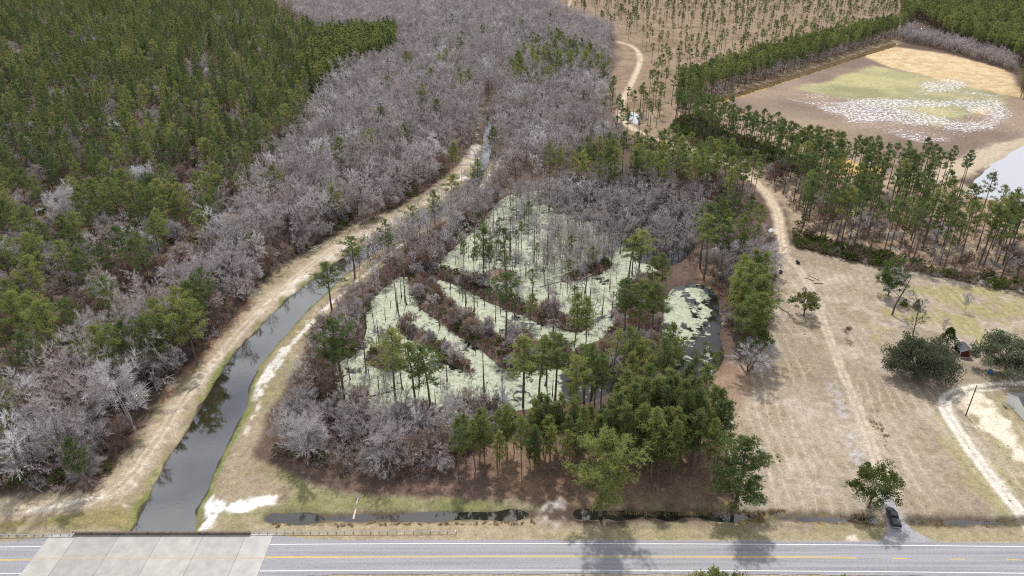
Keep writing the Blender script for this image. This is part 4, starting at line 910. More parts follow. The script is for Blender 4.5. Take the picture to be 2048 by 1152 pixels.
x, y, g = scatter([(1095, -30), (1140, 30), (1235, 75), (1300, 130), (1285, 260), (1340, 240), (1380, 190), (1600, 120), (1790, 62), (1800, -30)], 20, 20, thin=lambda a, b: .3 + .6 * (fbm(a, b, 60, 2, 8) > .4)); pool('pine_tree', 'thin_pine', x, y, g, .75, 1.05, 'scattered slim pine on the brown open ground', 'scattered pines')
x, y, g = scatter([(1800, 75), (1830, 40), (1900, 90), (2020, 128), (2060, 150), (2500, 230), (2500, -30), (1800, -30)], 7.5, 22); pool('pine_tree', 'pine_tree', x, y, g, .85, 1.1, 'pine in the dark wood behind the harvested field', 'far pine wood')
x, y, g = scatter([(2034, 185), (2046, 150), (2400, 200), (2400, 260), (2060, 225)], 7, 23); pool('pine_tree', 'pine_tree', x, y, g, .8, 1.0, 'pine in the dark wood behind the harvested field', 'far pine wood')
x, y, g = scatter([(1010, 175), (1100, 90), (1215, 150), (1210, 200), (1110, 190), (1040, 230)], 15, 24, thin=lambda a, b: .75 + 0 * a); pool('pine_tree', 'pine_tree', x, y, g, .8, 1.05, 'pine standing among the grey wet woods', 'pines in the wet woods')
x, y, g = scatter([(830, 120), (1100, 60), (1000, 260), (860, 330), (740, 400), (650, 350), (720, 200)], 34, 25, thin=lambda a, b: .5 + 0 * a); pool('pine_tree', 'pine_tree', x, y, g, .75, 1.0, 'pine standing among the grey wet woods', 'pines in the wet woods')
x, y, g = scatter([(1290, 300), (1240, 330), (1190, 300), (1215, 190), (1300, 220), (1330, 280)], 13, 26); pool('pine_tree', 'thin_pine', x, y, g, .7, .9, 'slim pine near the puddles of the winding sandy lane', 'pines by the sandy lane')

x, y, g = scatter([(1140, 800), (1240, 770), (1340, 775), (1390, 800), (1390, 845), (1260, 850), (1140, 860)], 7.8, 27, avoid=None); pool('pine_tree', 'pine_tree', x, y, g, .72, .9, 'pine between the dark pool end and the young stand', 'pines at the dark pool end')
x, y, g = scatter([(1455, 640), (1480, 600), (1520, 620), (1522, 700), (1490, 735), (1462, 720)], 5.0, 28, avoid=None); pool('pine_tree', 'young_pine', x, y, g, 1.0, 1.3, 'bushy pine filling the row between round basin and dry field', 'pines beside the basin')
x, y, g = scatter([(1395, 480), (1440, 455), (1500, 470), (1520, 520), (1470, 545), (1430, 520)], 8, 29); pool('pine_tree', 'pine_tree', x, y, g, .6, .9, 'pine in the grove beside the sandy lane', 'pines by the sandy lane')
x, y, g = scatter([(860, 535), (930, 470), (1010, 430), (1120, 470), (1200, 530), (1225, 640), (1150, 670), (1000, 600)], 17, 30, avoid=None); pool('pine_tree', 'thin_pine', x, y, g, .45, .75, 'thin small pine standing in the open duckweed pool', 'pines around the swamp')
x, y, g = scatter([(700, 500), (790, 455), (900, 398), (950, 330), (960, 270), (985, 230), (1000, 300), (985, 360), (930, 420), (850, 470), (770, 520), (720, 540)], 20, 301, avoid=[(CANAL, 'area', .5), (TRACK_L, 'line', 3)]); pool('pine_tree', 'plantation_pine', x, y, g, .7, .95, 'small pine among the leafless trees lining the upstream canal', 'pines along the canal')
# ---- leafless trees
G_WOODS = 'leafless trees of the wet woods'
canal_bare = [(-700, 1010), (170, 990), (205, 960), (245, 890), (318, 775), (400, 712), (470, 630), (530, 560), (600, 500), (700, 455), (790, 418), (850, 380), (905, 338), (945, 290), (960, 225), (985, 180), (1000, 40), (1060, -30), (560, -30), (570, 20), (650, 75), (800, 70), (800, 125), (705, 155), (650, 195), (625, 265), (570, 340), (490, 435), (425, 515), (345, 612), (270, 690), (160, 772), (50, 835), (-50, 935)]
x, y, g = scatter(canal_bare, 7.2, 31); pool('bare_tree', 'bare_tree', x, y, g, .85, 1.3, 'grey leafless tree in the woods on the track side of the canal', G_WOODS)
x, y, g = scatter([(1000, 215), (1000, 40), (1060, -20), (1130, 35), (1225, 75), (1215, 180), (1200, 240), (1240, 300), (1200, 330), (1110, 350), (1015, 375), (985, 330), (1000, 290)], 7.0, 32, thin=lambda a, b: np.where(clear_of(a, b, [(p_, 'area', 0.5) for p_ in PUDDLES]), 1, 0)); pool('bare_tree', 'bare_tree', x, y, g, .8, 1.25, 'grey leafless tree in the woods upstream of the swamp', G_WOODS)
NOISL = OPEN + [(SWAMP, 'area', -1.0), (BASIN, 'area', .5)]
x, y, g = scatter([(575, 890), (600, 780), (640, 690), (720, 610), (790, 545), (860, 500), (930, 440), (1000, 390), (1000, 420), (960, 450), (890, 515), (860, 550), (800, 555), (740, 600), (722, 660), (715, 700), (660, 740), (670, 800), (640, 880)], 4.6, 33, avoid=NOISL); pool('bare_tree', 'bare_tree', x, y, g, .45, .72, 'leafless tree in the thicket between canal path and duckweed', 'thicket on the canal bank')
x, y, g = scatter([(545, 905), (600, 860), (690, 815), (800, 840), (930, 838), (1010, 825), (940, 905), (900, 960), (760, 965), (640, 945)], 4.6, 34, avoid=NOISL); pool('bare_tree', 'bare_tree', x, y, g, .45, .8, 'leafless tree in the reddish thicket between duckweed and roadside strip', 'thicket above the roadside strip')
x, y, g = scatter([(990, 400), (1080, 378), (1200, 365), (1300, 370), (1400, 405), (1412, 460), (1390, 520), (1330, 525), (1250, 490), (1180, 470), (1080, 445), (1000, 425)], 4.7, 35, avoid=OPEN, thin=lambda a, b: .8 + 0 * a); pool('bare_tree', 'bare_tree', x, y, g, .55, .8, 'leafless tree standing in the dark flooded thicket', 'flooded thicket')
x, y, g = scatter([(1100, 470), (1200, 460), (1260, 500), (1215, 530), (1130, 560), (1080, 520)], 4.6, 36, avoid=OPEN); pool('bare_tree', 'bare_tree', x, y, g, .45, .7, 'dark leafless tree around the small islet in the duckweed pool', 'flooded thicket')
x, y, g = scatter([(1410, 470), (1460, 480), (1520, 500), (1540, 540), (1540, 640), (1500, 680), (1450, 620), (1420, 560)], 6.2, 37, avoid=OPEN + [(BASIN, 'area', 1)], thin=lambda a, b: .7 + 0 * a); pool('bare_tree', 'bare_tree', x, y, g, .5, .75, 'leafless tree between round basin and the sandy lane', 'trees by the sandy lane')
x, y, g = scatter([(1790, 82), (1880, 100), (2000, 138), (2030, 150), (2020, 128), (1900, 92), (1810, 62)], 4.5, 38, avoid=None); pool('bare_tree', 'bare_tree', x, y, g, .6, .85, 'grey leafless tree edging the far dark wood', 'far wood edge')
x, y, g = scatter([(1600, 480), (1760, 515), (1860, 535), (2050, 572), (2050, 540), (1760, 470), (1600, 440)], 8, 39, avoid=OPEN, thin=lambda a, b: .55 + 0 * a); pool('bare_tree', 'bare_tree', x, y, g, .5, .75, 'thin leafless tree among the slim pines behind the clearing', 'leafless trees behind the clearing')
x, y, g = scatter([(1360, 225), (1500, 172), (1790, 80), (1790, 66), (1490, 150), (1350, 200)], 8, 41, avoid=OPEN); pool('bare_tree', 'bare_tree', x, y, g, .5, .8, 'grey leafless tree edging the far dark wood', 'far wood edge')
x, y, g = scatter([(860, 540), (940, 470), (1010, 425), (1120, 450), (1200, 500), (1235, 560), (1220, 660), (1140, 690), (1060, 640), (950, 590)], 4.9, 43, avoid=None, thin=lambda a, b: .30 + .5 * (fbm(a, b, 16, 2, 6) > .5)); pool('bare_tree', 'bare_tree', x, y, g, .42, .72, 'thin leafless tree standing in the open duckweed pool', 'leafless trees in the duckweed')
x, y, g = scatter([(668, 780), (690, 720), (730, 700), (800, 720), (900, 760), (1000, 790), (1000, 825), (900, 838), (800, 836), (700, 812)], 5.6, 44, avoid=None, thin=lambda a, b: .6 + 0 * a); pool('bare_tree', 'bare_tree', x, y, g, .38, .6, 'thin leafless tree at the near rim of the duckweed', 'leafless trees in the duckweed')
x, y, g = scatter([(700, 555), (760, 505), (840, 462), (930, 412), (990, 350), (1010, 370), (950, 440), (860, 500), (780, 545)], 5.0, 45, avoid=[(CANAL, 'area', .6), (SWAMP, 'area', 0)]); pool('bare_tree', 'bare_tree', x, y, g, .55, .85, 'leafless tree close to the sandy canal path', 'thicket on the canal bank')
cz = [(CANAL, 'area', .3), (TRACK_L, 'line', 2.6)]
x, y, g = scatter([(672, 522), (745, 482), (806, 446), (887, 405), (943, 350), (966, 285), (972, 222), (990, 222), (990, 300), (975, 345), (930, 410), (845, 462), (775, 500), (735, 525), (700, 545)], 4.2, 46, avoid=cz); pool('bare_tree', 'bare_tree', x, y, g, .42, .8, 'leafless tree at the water edge of the upstream canal', 'trees at the canal water edge')
lp = scatter(left_pines, 9, 42, thin=lambda a, b: np.where(b < 260, .6, .45)); pool('bare_tree', 'bare_tree', lp[0], lp[1], lp[2], .45, .75, 'leafless tree among the plantation pines', 'leafless plantation trees')

def ordinal(n):
    one = 'first second third fourth fifth sixth seventh eighth ninth tenth eleventh twelfth thirteenth fourteenth fifteenth sixteenth seventeenth eighteenth nineteenth'.split()
    if n < 20: return one[n - 1]
    t, r_ = divmod(n, 10); tens = {2: 'twent', 3: 'thirt', 4: 'fort', 5: 'fift', 6: 'sixt'}[t]
    return tens + 'ieth' if r_ == 0 else tens + 'y-' + one[r_ - 1]
def along_track(x, y):
    seg = np.diff(TRACK_L, axis=0); ln = np.hypot(seg[:, 0], seg[:, 1]); cum = np.concatenate([[0], np.cumsum(ln)]); best, sb = 1e9, 0
    for i in range(len(seg)):
        t = np.clip(((x - TRACK_L[i, 0]) * seg[i, 0] + (y - TRACK_L[i, 1]) * seg[i, 1]) / (ln[i] ** 2 + 1e-9), 0, 1); d = math.hypot(x - TRACK_L[i, 0] - t * seg[i, 0], y - TRACK_L[i, 1] - t * seg[i, 1])
        if d < best: best, sb = d, cum[i] + t * ln[i]
    return sb, best
across = lambda x, y: (x, y)
RANKED = {  # label of the group -> (ordering, bin width, label of the front rank, label of the rest)
 'grey leafless tree in the woods on the track side of the canal': (along_track, 4.5, '%s leafless tree from the road in the front rank along the canal track', 'grey leafless tree behind the front rank on the track side of the canal'),
 'pine in the wide plantation beyond the canal': (along_track, 8, '%s pine from the road along the canal-facing edge of the plantation', 'pine inside the wide plantation, behind its canal-facing edge'),
 'young pine in the taller half of the stand bordering the dry field': (across, 3, '%s pine from the middle in the front rank of the taller young stand', 'young pine inside the taller half of the stand bordering the dry field'),
 'young pine in the shorter half of the stand between ditch and duckweed': (across, 3, '%s pine from the canal side in the front rank of the shorter young stand', 'young pine inside the shorter half of the stand between ditch and duckweed'),
 'leafless tree in the reddish thicket between duckweed and roadside strip': (across, 3.5, '%s leafless tree from the canal in the front rank above the roadside strip', 'leafless tree inside the reddish thicket between duckweed and roadside strip'),
 'leafless tree in the thicket between canal path and duckweed': (lambda x, y: (y, x), 4, '%s leafless tree from the road in the path-side rank of the canal thicket', 'leafless tree inside the thicket between canal path and duckweed'),
 'pine at the plantation edge above the dirt canal track': (along_track, 1, '%s pine from the road in the clump at the canal track', ''),
 'slim pine in the belt between clearing and pond': (across, 6, '%s slim pine from the lane in the front rank of the belt behind the clearing', 'slim pine inside the belt between clearing and pond'),
 'fuller pine in the belt between clearing and pond': (across, 6, '%s fuller pine from the lane in the front rank of the belt behind the clearing', 'fuller pine inside the belt between clearing and pond'),
}
def ranked_labels(items, idx):
    out = {i: items[i][6] for i in idx}
    for lab, (fn, bw, front, rest) in RANKED.items():
        mem = [i for i in idx if items[i][6] == lab]; bins = {}
        for i in mem:
            s_, d_ = fn(items[i][2], items[i][3]); k = int(s_ // bw)
            if k not in bins or d_ < bins[k][1]: 
                bins[k] = (i, d_, s_)
        if not rest: order_ = sorted(mem, key=lambda i: fn(items[i][2], items[i][3])[0])
        else: order_ = [t[0] for t in sorted(bins.values(), key=lambda t: t[2])]
        for i in mem: out[i] = rest
        for n_, i in enumerate(order_): out[i] = front % ordinal(n_ + 1)
    return out
for key, nm, cat, lab_rest in (('pine_tree', 'pine_tree', 'pine tree', 'thousands of pines of the plantation and far woods, fading into one canopy'), ('bare_tree', 'bare_tree', 'bare tree', 'grey haze of leafless trees filling the wet woods')):
    items = POOL[key]; n_named = len(NAMED) if key == 'pine_tree' else 0
    xs = np.array([t[2] for t in items]); ys = np.array([t[3] for t in items]); ok = far_from_named(xs, ys, 2.6)
    u_, v_ = project(xs, ys, HEIGHT[key] * .7 + 0 * xs)
    size = np.where((u_ > 12) & (u_ < 2036) & (v_ > 5) & (v_ < 1140), 1 / np.hypot(ys, CAM_H), 0)
    size = size * np.array([t[4] for t in items]) ** .5
    order = [i for i in np.argsort(-size) if ok[i]]
    n_ind = 300 - n_named
    labs = ranked_labels(items, order[:n_ind])
    for i in order[:n_ind]:
        kd, var, x, y, s, rz, lab, grp = items[i]; lab = labs[i]; z = float(ground_z(np.array([x]), np.array([y]))[0])
        plant(kd, var, x, y, z - .12, s, rz, nm, lab, cat, grp)
    stuff('pine_forest' if key == 'pine_tree' else 'leafless_forest', lab_rest, 'forest', [items[i] for i in order[n_ind:]])
    print(key, len(items), len(order))

# ================================================================== swamp: standing dead trunks, fallen wood
def zat(x, y): return float(ground_z(np.array([x]), np.array([y]))[0])
def in_px(x, y, ring): return bool(inside(np.array([x]), np.array([y]), GP(ring))[0])
sx_, sy_, g = scatter(np.vstack([SWAMP]), 3.6, 51, avoid=[(r_, 'area', .3) for r_ in RIDGES], world=True)
near_lobe = GP([(650, 830), (660, 700), (750, 560), (830, 560), (880, 650), (960, 700), (1010, 740), (1080, 740), (1250, 730), (1260, 830)])
mid_ch = GP([(865, 545), (900, 560), (1000, 600), (1100, 640), (1170, 680), (1100, 700), (1000, 690), (920, 640), (870, 580)])
nl, mc = inside(sx_, sy_, near_lobe), inside(sx_, sy_, mid_ch)
up_r = sx_ > G(1080, 500)[0]
pm_ = g.permutation(len(sx_)); sx_, sy_, nl, mc, up_r = sx_[pm_], sy_[pm_], nl[pm_], mc[pm_], up_r[pm_]
keep = g.random(len(sx_)) < np.where(nl, .36, np.where(mc, .8, .62))
zs = ground_z(sx_, sy_)
n_sn = 0
for x, y, isn, ism, ur in zip(sx_[keep], sy_[keep], nl[keep], mc[keep], up_r[keep]):
    if n_sn >= 290: break
    if zat(x, y) > -.4: continue
    n_sn += 1; var = int(g.choice(5, p=[.25, .2, .25, .1, .2])); lab, grp = ('dead trunk standing in the near duckweed lobe', 'dead trunks, near lobe') if isn else ('dead trunk in the narrow duckweed channel between the ridges', 'dead trunks, narrow channel') if ism else ('dead trunk in the open duckweed pool near the dark thicket', 'dead trunks, open pool') if ur else ('dead trunk in the open duckweed pool on the canal side', 'dead trunks, open pool')
    L_ = LIB['snag'][var]; e = empty('dead_tree', (x, y, WATER_SWAMP), g.uniform(0, 6.28)); sc_ = g.uniform(.6, 1.25); e.scale = (sc_ * 1.1, sc_ * 1.1, sc_); tag(e, lab, 'dead tree', grp)
    link('trunk', L_['trunk'], e)
    if 'crown' in L_: link('crown', L_['crown'], e)

def fallen(u0, v0, u1, v1, r, label, group=None, mk='dead_wood', stubs=2, spray=0, name='fallen_log'):
    a, b = G(u0, v0), G(u1, v1); za, zb = zat(*a), zat(*b)
    if in_px(a[0], a[1], [(640, 350), (1460, 350), (1460, 845), (640, 845)]): za, zb = max(za, WATER_SWAMP), max(zb, WATER_SWAMP)
    d = np.array([b[0] - a[0], b[1] - a[1], zb - za]); L_ = np.linalg.norm(d); g_ = np.random.default_rng(int(u0 * 7 + v0)); P = Parts()
    t = np.linspace(0, 1, 6)[:, None]; pts = t * d + np.array([0, 0, r * .7]) + np.concatenate([g_.normal(0, .025 * L_, (6, 2)) * (t * (1 - t) * 4), np.zeros((6, 1))], 1)
    P.wood(pts, r * np.linspace(1, .55, 6), 7)
    e = empty(name, (a[0], a[1], za)); tag(e, label, 'log', group)
    V, F = np.vstack(P.wv), np.vstack(P.wf); caps = [np.array([[0 + k for k in range(7)]]), np.array([[len(V) - 7 + k for k in range(7)]])]
    link('trunk', mesh_np('log', V, [F] + caps, [M[mk]], smooth=False), e)
    if stubs:
        Q = Parts()
        for k in range(stubs):
            f = g_.uniform(.3, 1); p0 = f * d + np.array([0, 0, r * .8]); q = np.array([g_.normal(), g_.normal(), .8 + g_.random()]); q = unit(q) * g_.uniform(.4, .12 * L_ + .5); Q.wood([p0, p0 + q * .6, p0 + q], [r * .3, r * .2, .02], 4)
        link('branch_stubs', mesh_np('branch_stubs', np.vstack(Q.wv), [np.vstack(Q.wf)], [M[mk]]), e)
    if spray:
        Q = Parts()
        for k in range(spray):
            p0 = d * g_.uniform(.85, 1.0); q = unit(unit(d) * .6 + np.array([g_.normal(0, .6), g_.normal(0, .6), .25 + abs(g_.normal(0, .4))])) * g_.uniform(.8, 2.4); Q.wood([p0, p0 + q * .5 + g_.normal(0, .1, 3), p0 + q], [.06, .04, .012], 3)
        link('crown', mesh_np('log_crown', np.vstack(Q.wv), [np.vstack(Q.wf)], [M['bark_pale']]), e)
    return e
fallen(706, 1034, 716, 996, .28, 'pale broken trunk lying from grass into the roadside ditch', stubs=1, spray=26)
fallen(322, 762, 360, 745, .22, 'long pale log at the forest edge beside the canal track')
fallen(375, 787, 400, 769, .14, 'thin dark log lying on the dirt canal track', mk='bark_pine')
fallen(42, 952, 86, 986, .2, 'reddish log lying at the corner of the woods near the road', mk='bark_pale')
fallen(1618, 552, 1638, 562, .22, 'pale sawn log, highest of three lying together in the clearing', 'logs in the clearing', stubs=0)
fallen(1610, 557, 1628, 563, .18, 'dark log in the middle of three in the clearing', 'logs in the clearing', mk='bark_pine', stubs=0)
fallen(1628, 568, 1646, 569, .22, 'dark log lying level below two others in the clearing', 'logs in the clearing', mk='bark_pine', stubs=1)
fallen(1554, 613, 1580, 632, .2, 'long dark log lying in the dry grass near the lone tree', mk='bark_pine')
fallen(1567, 571, 1573, 562, .13, 'short dark stick with a pale end near the two black tubs', mk='bark_pine', stubs=0)
fallen(595, 505, 640, 492, .3, 'grey fallen trunk among brush heaped along the canal track')
fallen(628, 500, 668, 476, .24, 'second grey trunk of the brush heap beside the canal track')
fallen(1290, 466, 1232, 466, .16, 'thin pale trunk fallen across the dark flooded thicket', mk='bark_pale')
fallen(1150, 565, 1185, 548, .2, 'pale log lying on the small islet of the duckweed pool')
fallen(1176, 550, 1178, 528, .18, 'bleached log leaning up from the small islet')
fallen(1080, 572, 1128, 560, .2, 'dark log half sunk in duckweed by the small islet', mk='bark_wet')
fallen(1118, 700, 1158, 706, .2, 'dark log at the rim of the duckweed pool near the slender pines', mk='bark_wet')
fallen(1012, 668, 1032, 655, .25, 'dark broken stump log in the narrow duckweed channel', mk='bark_wet')
fallen(740, 790, 790, 778, .16, 'thin dark log floating in the near duckweed lobe', mk='bark_wet')
fallen(590, 900, 660, 935, .16, 'dark log under the thicket above the roadside strip', mk='bark_pine')
for k, (a, b, c_, d_) in enumerate(((1566, 478, 1584, 486), (1570, 487, 1583, 479), (1574, 476, 1580, 490), (1564, 494, 1582, 498), (1548, 482, 1556, 476))):
    fallen(a, b, c_, d_, .13, ['whitened pole on top of the wood heap at the end of the lane', 'crossed pale pole in the wood heap at the end of the lane', 'short pale pole in the wood heap at the end of the lane', 'grey pole lying in front of the wood heap at the lane', 'pale pole lying across the lane from the wood heap'][k], 'wood heap by the lane', mk='bark_pale', stubs=1)

# ================================================================== clearing: single trees
def tree_px(P, bark, leaf, u, v, vtop, name, label, cat, wide=1.0, rz=0, group=None):
    ms = P.meshes(name, M[bark], M[leaf]); x, y = G(u, v); z = zat(x, y); top = max(c_.co.z for c_ in (ms.get('crown') or ms['trunk']).vertices)
    s = (height_for(y, vtop) - z) / top; e = empty(name, (x, y, z - .1), rz); e.scale = (s * wide, s * wide, s); tag(e, label, cat, group); link('trunk', ms['trunk'], e)
    if 'crown' in ms: link('crown', ms['crown'], e)
    return e
tree_px(broad(401, 10.5, 9.2, 1.2, 140, 190, .46, .85, .6), 'bark_grey', 'oak_leaf', 1830, 752, 668, 'live_oak', 'huge spreading evergreen oak in the clearing beside the red shed', 'oak tree', .76)
tree_px(broad(402, 10.5, 7.0, 1.5, 95, 160, .46, .85, .5), 'bark_grey', 'oak_leaf', 2012, 744, 670, 'live_oak', 'smaller evergreen oak behind the white house with pale gaps', 'oak tree')
tree_px(broad(403, 10, 4.6, 2.6, 62, 95, .36, .9, .26), 'bark_pine', 'holly', 1607, 632, 577, 'evergreen_tree', 'lone round evergreen standing in the dry field', 'evergreen tree')
tree_px(broad(404, 13, 5.2, 3.6, 84, 100, .37, .95, .26), 'bark_pine', 'holly', 1737, 1016, 924, 'evergreen_tree', 'dark evergreen beside the driveway next to the parked pickup', 'evergreen tree')
tree_px(broad(405, 16, 4.6, 1.5, 100, 100, .40, 1.0, .26), 'bark_pine', 'needles_dark', 1776, 592, 504, 'evergreen_tree', 'tall dark evergreen on the ditch line behind the clearing', 'evergreen tree')
tree_px(bare(411, 17, .62, 7, up=.15, r=.34), 'bark_grey', 'twig_grey', 1784, 631, 527, 'bare_tree', 'wide leafless tree in front of the tall dark evergreen', 'bare tree', 1.1)
tree_px(bare(412, 11, .55, 6, up=.35, r=.2), 'bark_grey', 'twig_grey', 1825, 672, 596, 'bare_tree', 'leafless tree rising just behind the huge evergreen oak', 'bare tree')
tree_px(bare(413, 5, .5, 4, up=.3), 'bark_grey', 'twig_brown', 1693, 678, 648, 'bare_tree', 'tiny leafless sapling alone in the dry field beside the track', 'bare tree')
tree_px(bare(414, 7, .5, 5, up=.4), 'bark_grey', 'twig_grey', 1928, 622, 584, 'bare_tree', 'small leafless sapling on the greener grass under the pine belt', 'bare tree')
tree_px(bare(415, 9, .5, 5, up=.4), 'bark_grey', 'twig_grey', 1884, 668, 628, 'bare_tree', 'thin leafless sapling just above the small cedar', 'bare tree')
tree_px(cedar(421, 8, 2.9), 'bark_pine', 'holly', 1890, 699, 653, 'cedar_tree', 'cone-shaped cedar between the huge oak and red shed', 'cedar tree', 1.35)
tree_px(cedar(422, 4, 1.2), 'bark_pine', 'needles', 1832, 618, 597, 'cedar_tree', 'small bright cedar beside the leafless tree in the clearing', 'cedar tree')
tree_px(cedar(423, 3, 1.2), 'bark_pine', 'needles', 1808, 612, 596, 'cedar_tree', 'smallest bright cedar at the foot of the wide leafless tree', 'cedar tree')
tree_px(bare(416, 10, .6, 9, stems=2, up=.1, r=.16), 'bark_grey', 'twig_white', 1498, 744, 668, 'bare_tree', 'pale lichen-grey tree leaning out at the dry field edge', 'bare tree', 1.25)
tree_px(broad(406, 9, 3.0, 4.0, 22, 40, .42, 1, .16), 'bark_grey', 'holly', 1505, 738, 650, 'evergreen_tree', 'thin olive-leaved tree behind the pale one at the dry field edge', 'evergreen tree')
tree_px(broad(407, 9, 3.0, 3.6, 30, 36, .42, 1, .18), 'bark_grey', 'holly', 1409, 762, 684, 'evergreen_tree', 'small leafy tree with crooked trunk at the outflow of the basin', 'evergreen tree')
tree_px(bare(417, 10, .62, 8, stems=4, up=.0, r=.12), 'bark_grey', 'twig_grey', 1518, 548, 478, 'bare_tree', 'multi-stemmed leafless tree arching towards the end of the lane', 'bare tree', 1.2)
tree_px(bare(418, 4, .6, 7, stems=3, up=.1), 'bark_grey', 'twig_brown', 1538, 562, 536, 'bare_tree', 'low leafless shrub at the clearing edge near the black tub', 'bare tree')
WHITE = [(208, 700, 606, 'bright white leafless tree in a plantation gap, lower of two'), (292, 668, 582, 'bright white leafless tree in a plantation gap, upper of two'), (335, 640, 568, 'whitish leafless tree just above the two brightest in the plantation gap'), (410, 590, 505, 'pale leafless tree at the end of the plantation gap by the track'), (270, 860, 700, 'tall pale drooping leafless tree above the long log at the track'), (120, 930, 820, 'spreading whitish tree in the woods corner near the road'), (60, 940, 850, 'whitish tree beside the spreading one in the woods corner'), (205, 905, 800, 'pale pinkish tree at the woods edge near the road'), (780, 935, 850, 'small chalk-white leafless tree in front of the reddish thicket'), (612, 930, 800, 'large pale leafless tree leaning out over the grass at thicket corner'), (910, 842, 770, 'hazy white shrub tree at the near rim of the duckweed'), (1010, 830, 762, 'white twiggy tree at the duckweed rim by the young stand'), (830, 850, 790, 'low white twiggy tree among the three pines in the duckweed'), (1222, 740, 690, 'white twiggy tree below the brown islet'), (1030, 740, 700, 'white twiggy bush at the ridge end by the duckweed'), (140, 470, 350, 'white dead crown showing among the plantation pines'), (520, 480, 395, 'pale leafless tree at the plantation edge above the track'), (475, 505, 415, 'pale leafless tree beside the plantation edge pines')]
for i, (u, v, vt, lab) in enumerate(WHITE):
    x, y = G(u, v); L_ = LIB['white_bare_tree'][i % 2]; top = max(c_.co.z for c_ in L_['crown'].vertices); z = max(zat(x, y), WATER_SWAMP); s = (height_for(y, vt) - z) / top
    plant('white_bare_tree', i, x, y, z - .1, s * .95, i * 1.3, 'bare_tree', lab, 'bare tree', 'pale leafless trees')

# ================================================================== undergrowth
und = []
def under(px, spacing, seed, kinds, smin, smax, thin=None, avoid=OPEN, world=False):
    x, y, g = scatter(px, spacing, seed, thin=thin, avoid=avoid, world=world)
    ks = [k for k, _ in kinds]; pr = np.array([p_ for _, p_ in kinds]); pr = pr / pr.sum()
    for a, b in zip(x, y):
        k = ks[int(g.choice(len(ks), p=pr))]; und.append((k, int(g.integers(0, len(LIB[k]))), float(a), float(b), float(g.uniform(smin, smax)), float(g.uniform(0, 6.28)), None, None))
MIX = [('brush', .8), ('green_bush', .07), ('small_bare_tree', .13)]
for i, rg in enumerate(RIDGES[:5]): under(rg, 1.7, 60 + i, [('brush', .8), ('green_bush', .13), ('small_bare_tree', .07)], .45, .9, avoid=None, world=True, thin=lambda a, b: sm(.9, -1.2, sdf(a, b, rg)))
under([(545, 905), (600, 860), (690, 815), (800, 840), (930, 838), (1010, 825), (940, 905), (900, 955), (760, 960), (640, 940)], 2.4, 66, MIX, .7, 1.2, avoid=NOISL)
under([(575, 890), (600, 780), (640, 690), (720, 610), (790, 545), (860, 500), (930, 440), (1000, 390), (1000, 420), (960, 450), (890, 515), (860, 550), (800, 555), (740, 600), (722, 660), (715, 700), (660, 740), (670, 800), (640, 880)], 2.6, 67, MIX, .7, 1.3, avoid=NOISL)
under([(1205, 690), (1240, 600), (1290, 560), (1325, 580), (1325, 690), (1345, 745), (1240, 735), (1160, 725)], 2.2, 68, MIX, .6, 1.0, avoid=NOISL)
under([(1400, 470), (1460, 470), (1540, 490), (1535, 560), (1540, 640), (1500, 700), (1450, 640), (1420, 560), (1395, 540)], 3.4, 69, MIX, .6, 1.1, avoid=NOISL)
under([(1588, 470), (1700, 498), (1860, 535), (2060, 574), (2200, 600), (2200, 615), (2060, 592), (1860, 552), (1700, 522), (1590, 494)], 1.9, 70, [('brush', .5), ('green_bush', .5)], .9, 1.5, avoid=None, thin=lambda a, b: np.where(a < G(1720, 500)[0], 1, .7))
under([(1500, 330), (1585, 335), (1800, 410), (2048, 480), (2200, 520), (2200, 600), (2048, 565), (1860, 530), (1700, 498), (1600, 470), (1588, 430)], 6.0, 71, MIX, .8, 1.3)
under([(1340, 255), (1400, 230), (1440, 265), (1560, 310), (1640, 345), (1560, 345), (1440, 300), (1400, 300)], 3.5, 72, [('brush', .5), ('green_bush', .5)], 1.2, 2.2)
under([(-500, 1008), (180, 990), (215, 955), (250, 890), (320, 775), (400, 715), (480, 625), (540, 555), (650, 482), (790, 420), (850, 384), (905, 340), (850, 330), (560, 460), (400, 600), (200, 740), (-200, 940)], 3.6, 73, MIX, .7, 1.4)
under(left_pines, 6.0, 74, [('brush', .62), ('small_bare_tree', .26), ('green_bush', .12)], .8, 1.5, thin=lambda a, b: np.where(b < 480, 1, .45))
under([(1100, 385), (1300, 365), (1480, 425), (1510, 400), (1440, 345), (1320, 330), (1100, 370)], 4.5, 75, MIX, .7, 1.2)
und = [t for t in und if np.hypot(t[2], t[3]) > 0]
zz = ground_z(np.array([t[2] for t in und]), np.array([t[3] for t in und])); und = [t for t, z in zip(und, zz) if z > -.5]
stuff('undergrowth', 'tangled leafless undergrowth and low evergreen bushes on ridges and forest floor', 'undergrowth', und)
gr = []
def grass(px, spacing, seed, smin, smax, thin=None, world=False):
    x, y, g = scatter(px, spacing, seed, thin=thin, avoid=None, world=world)
    for a, b in zip(x, y): gr.append(('grass_tuft', int(g.integers(0, 3)), float(a), float(b), float(g.uniform(smin, smax)), float(g.uniform(0, 6.28)), None, None))
grass([(1470, 1040), (1750, 1050), (1750, 1028), (1640, 1022), (1470, 1020)], .6, 81, .5, 1.2, thin=lambda a, b: sm(.35, .6, fbm(a, b, 4, 2, 47)))
grass([(1215, 1022), (1470, 1020), (1470, 1030), (1215, 1026)], .6, 82, .8, 1.5)
grass([(1815, 1052), (2060, 1054), (2060, 1038), (1815, 1034)], .7, 83, .5, 1.0, thin=lambda a, b: .8 * sm(.4, .6, fbm(a, b, 4, 2, 48)))
grass([(545, 1054), (1070, 1050), (1070, 1042), (545, 1044)], .8, 84, .6, 1.0, thin=lambda a, b: .5 + 0 * a)
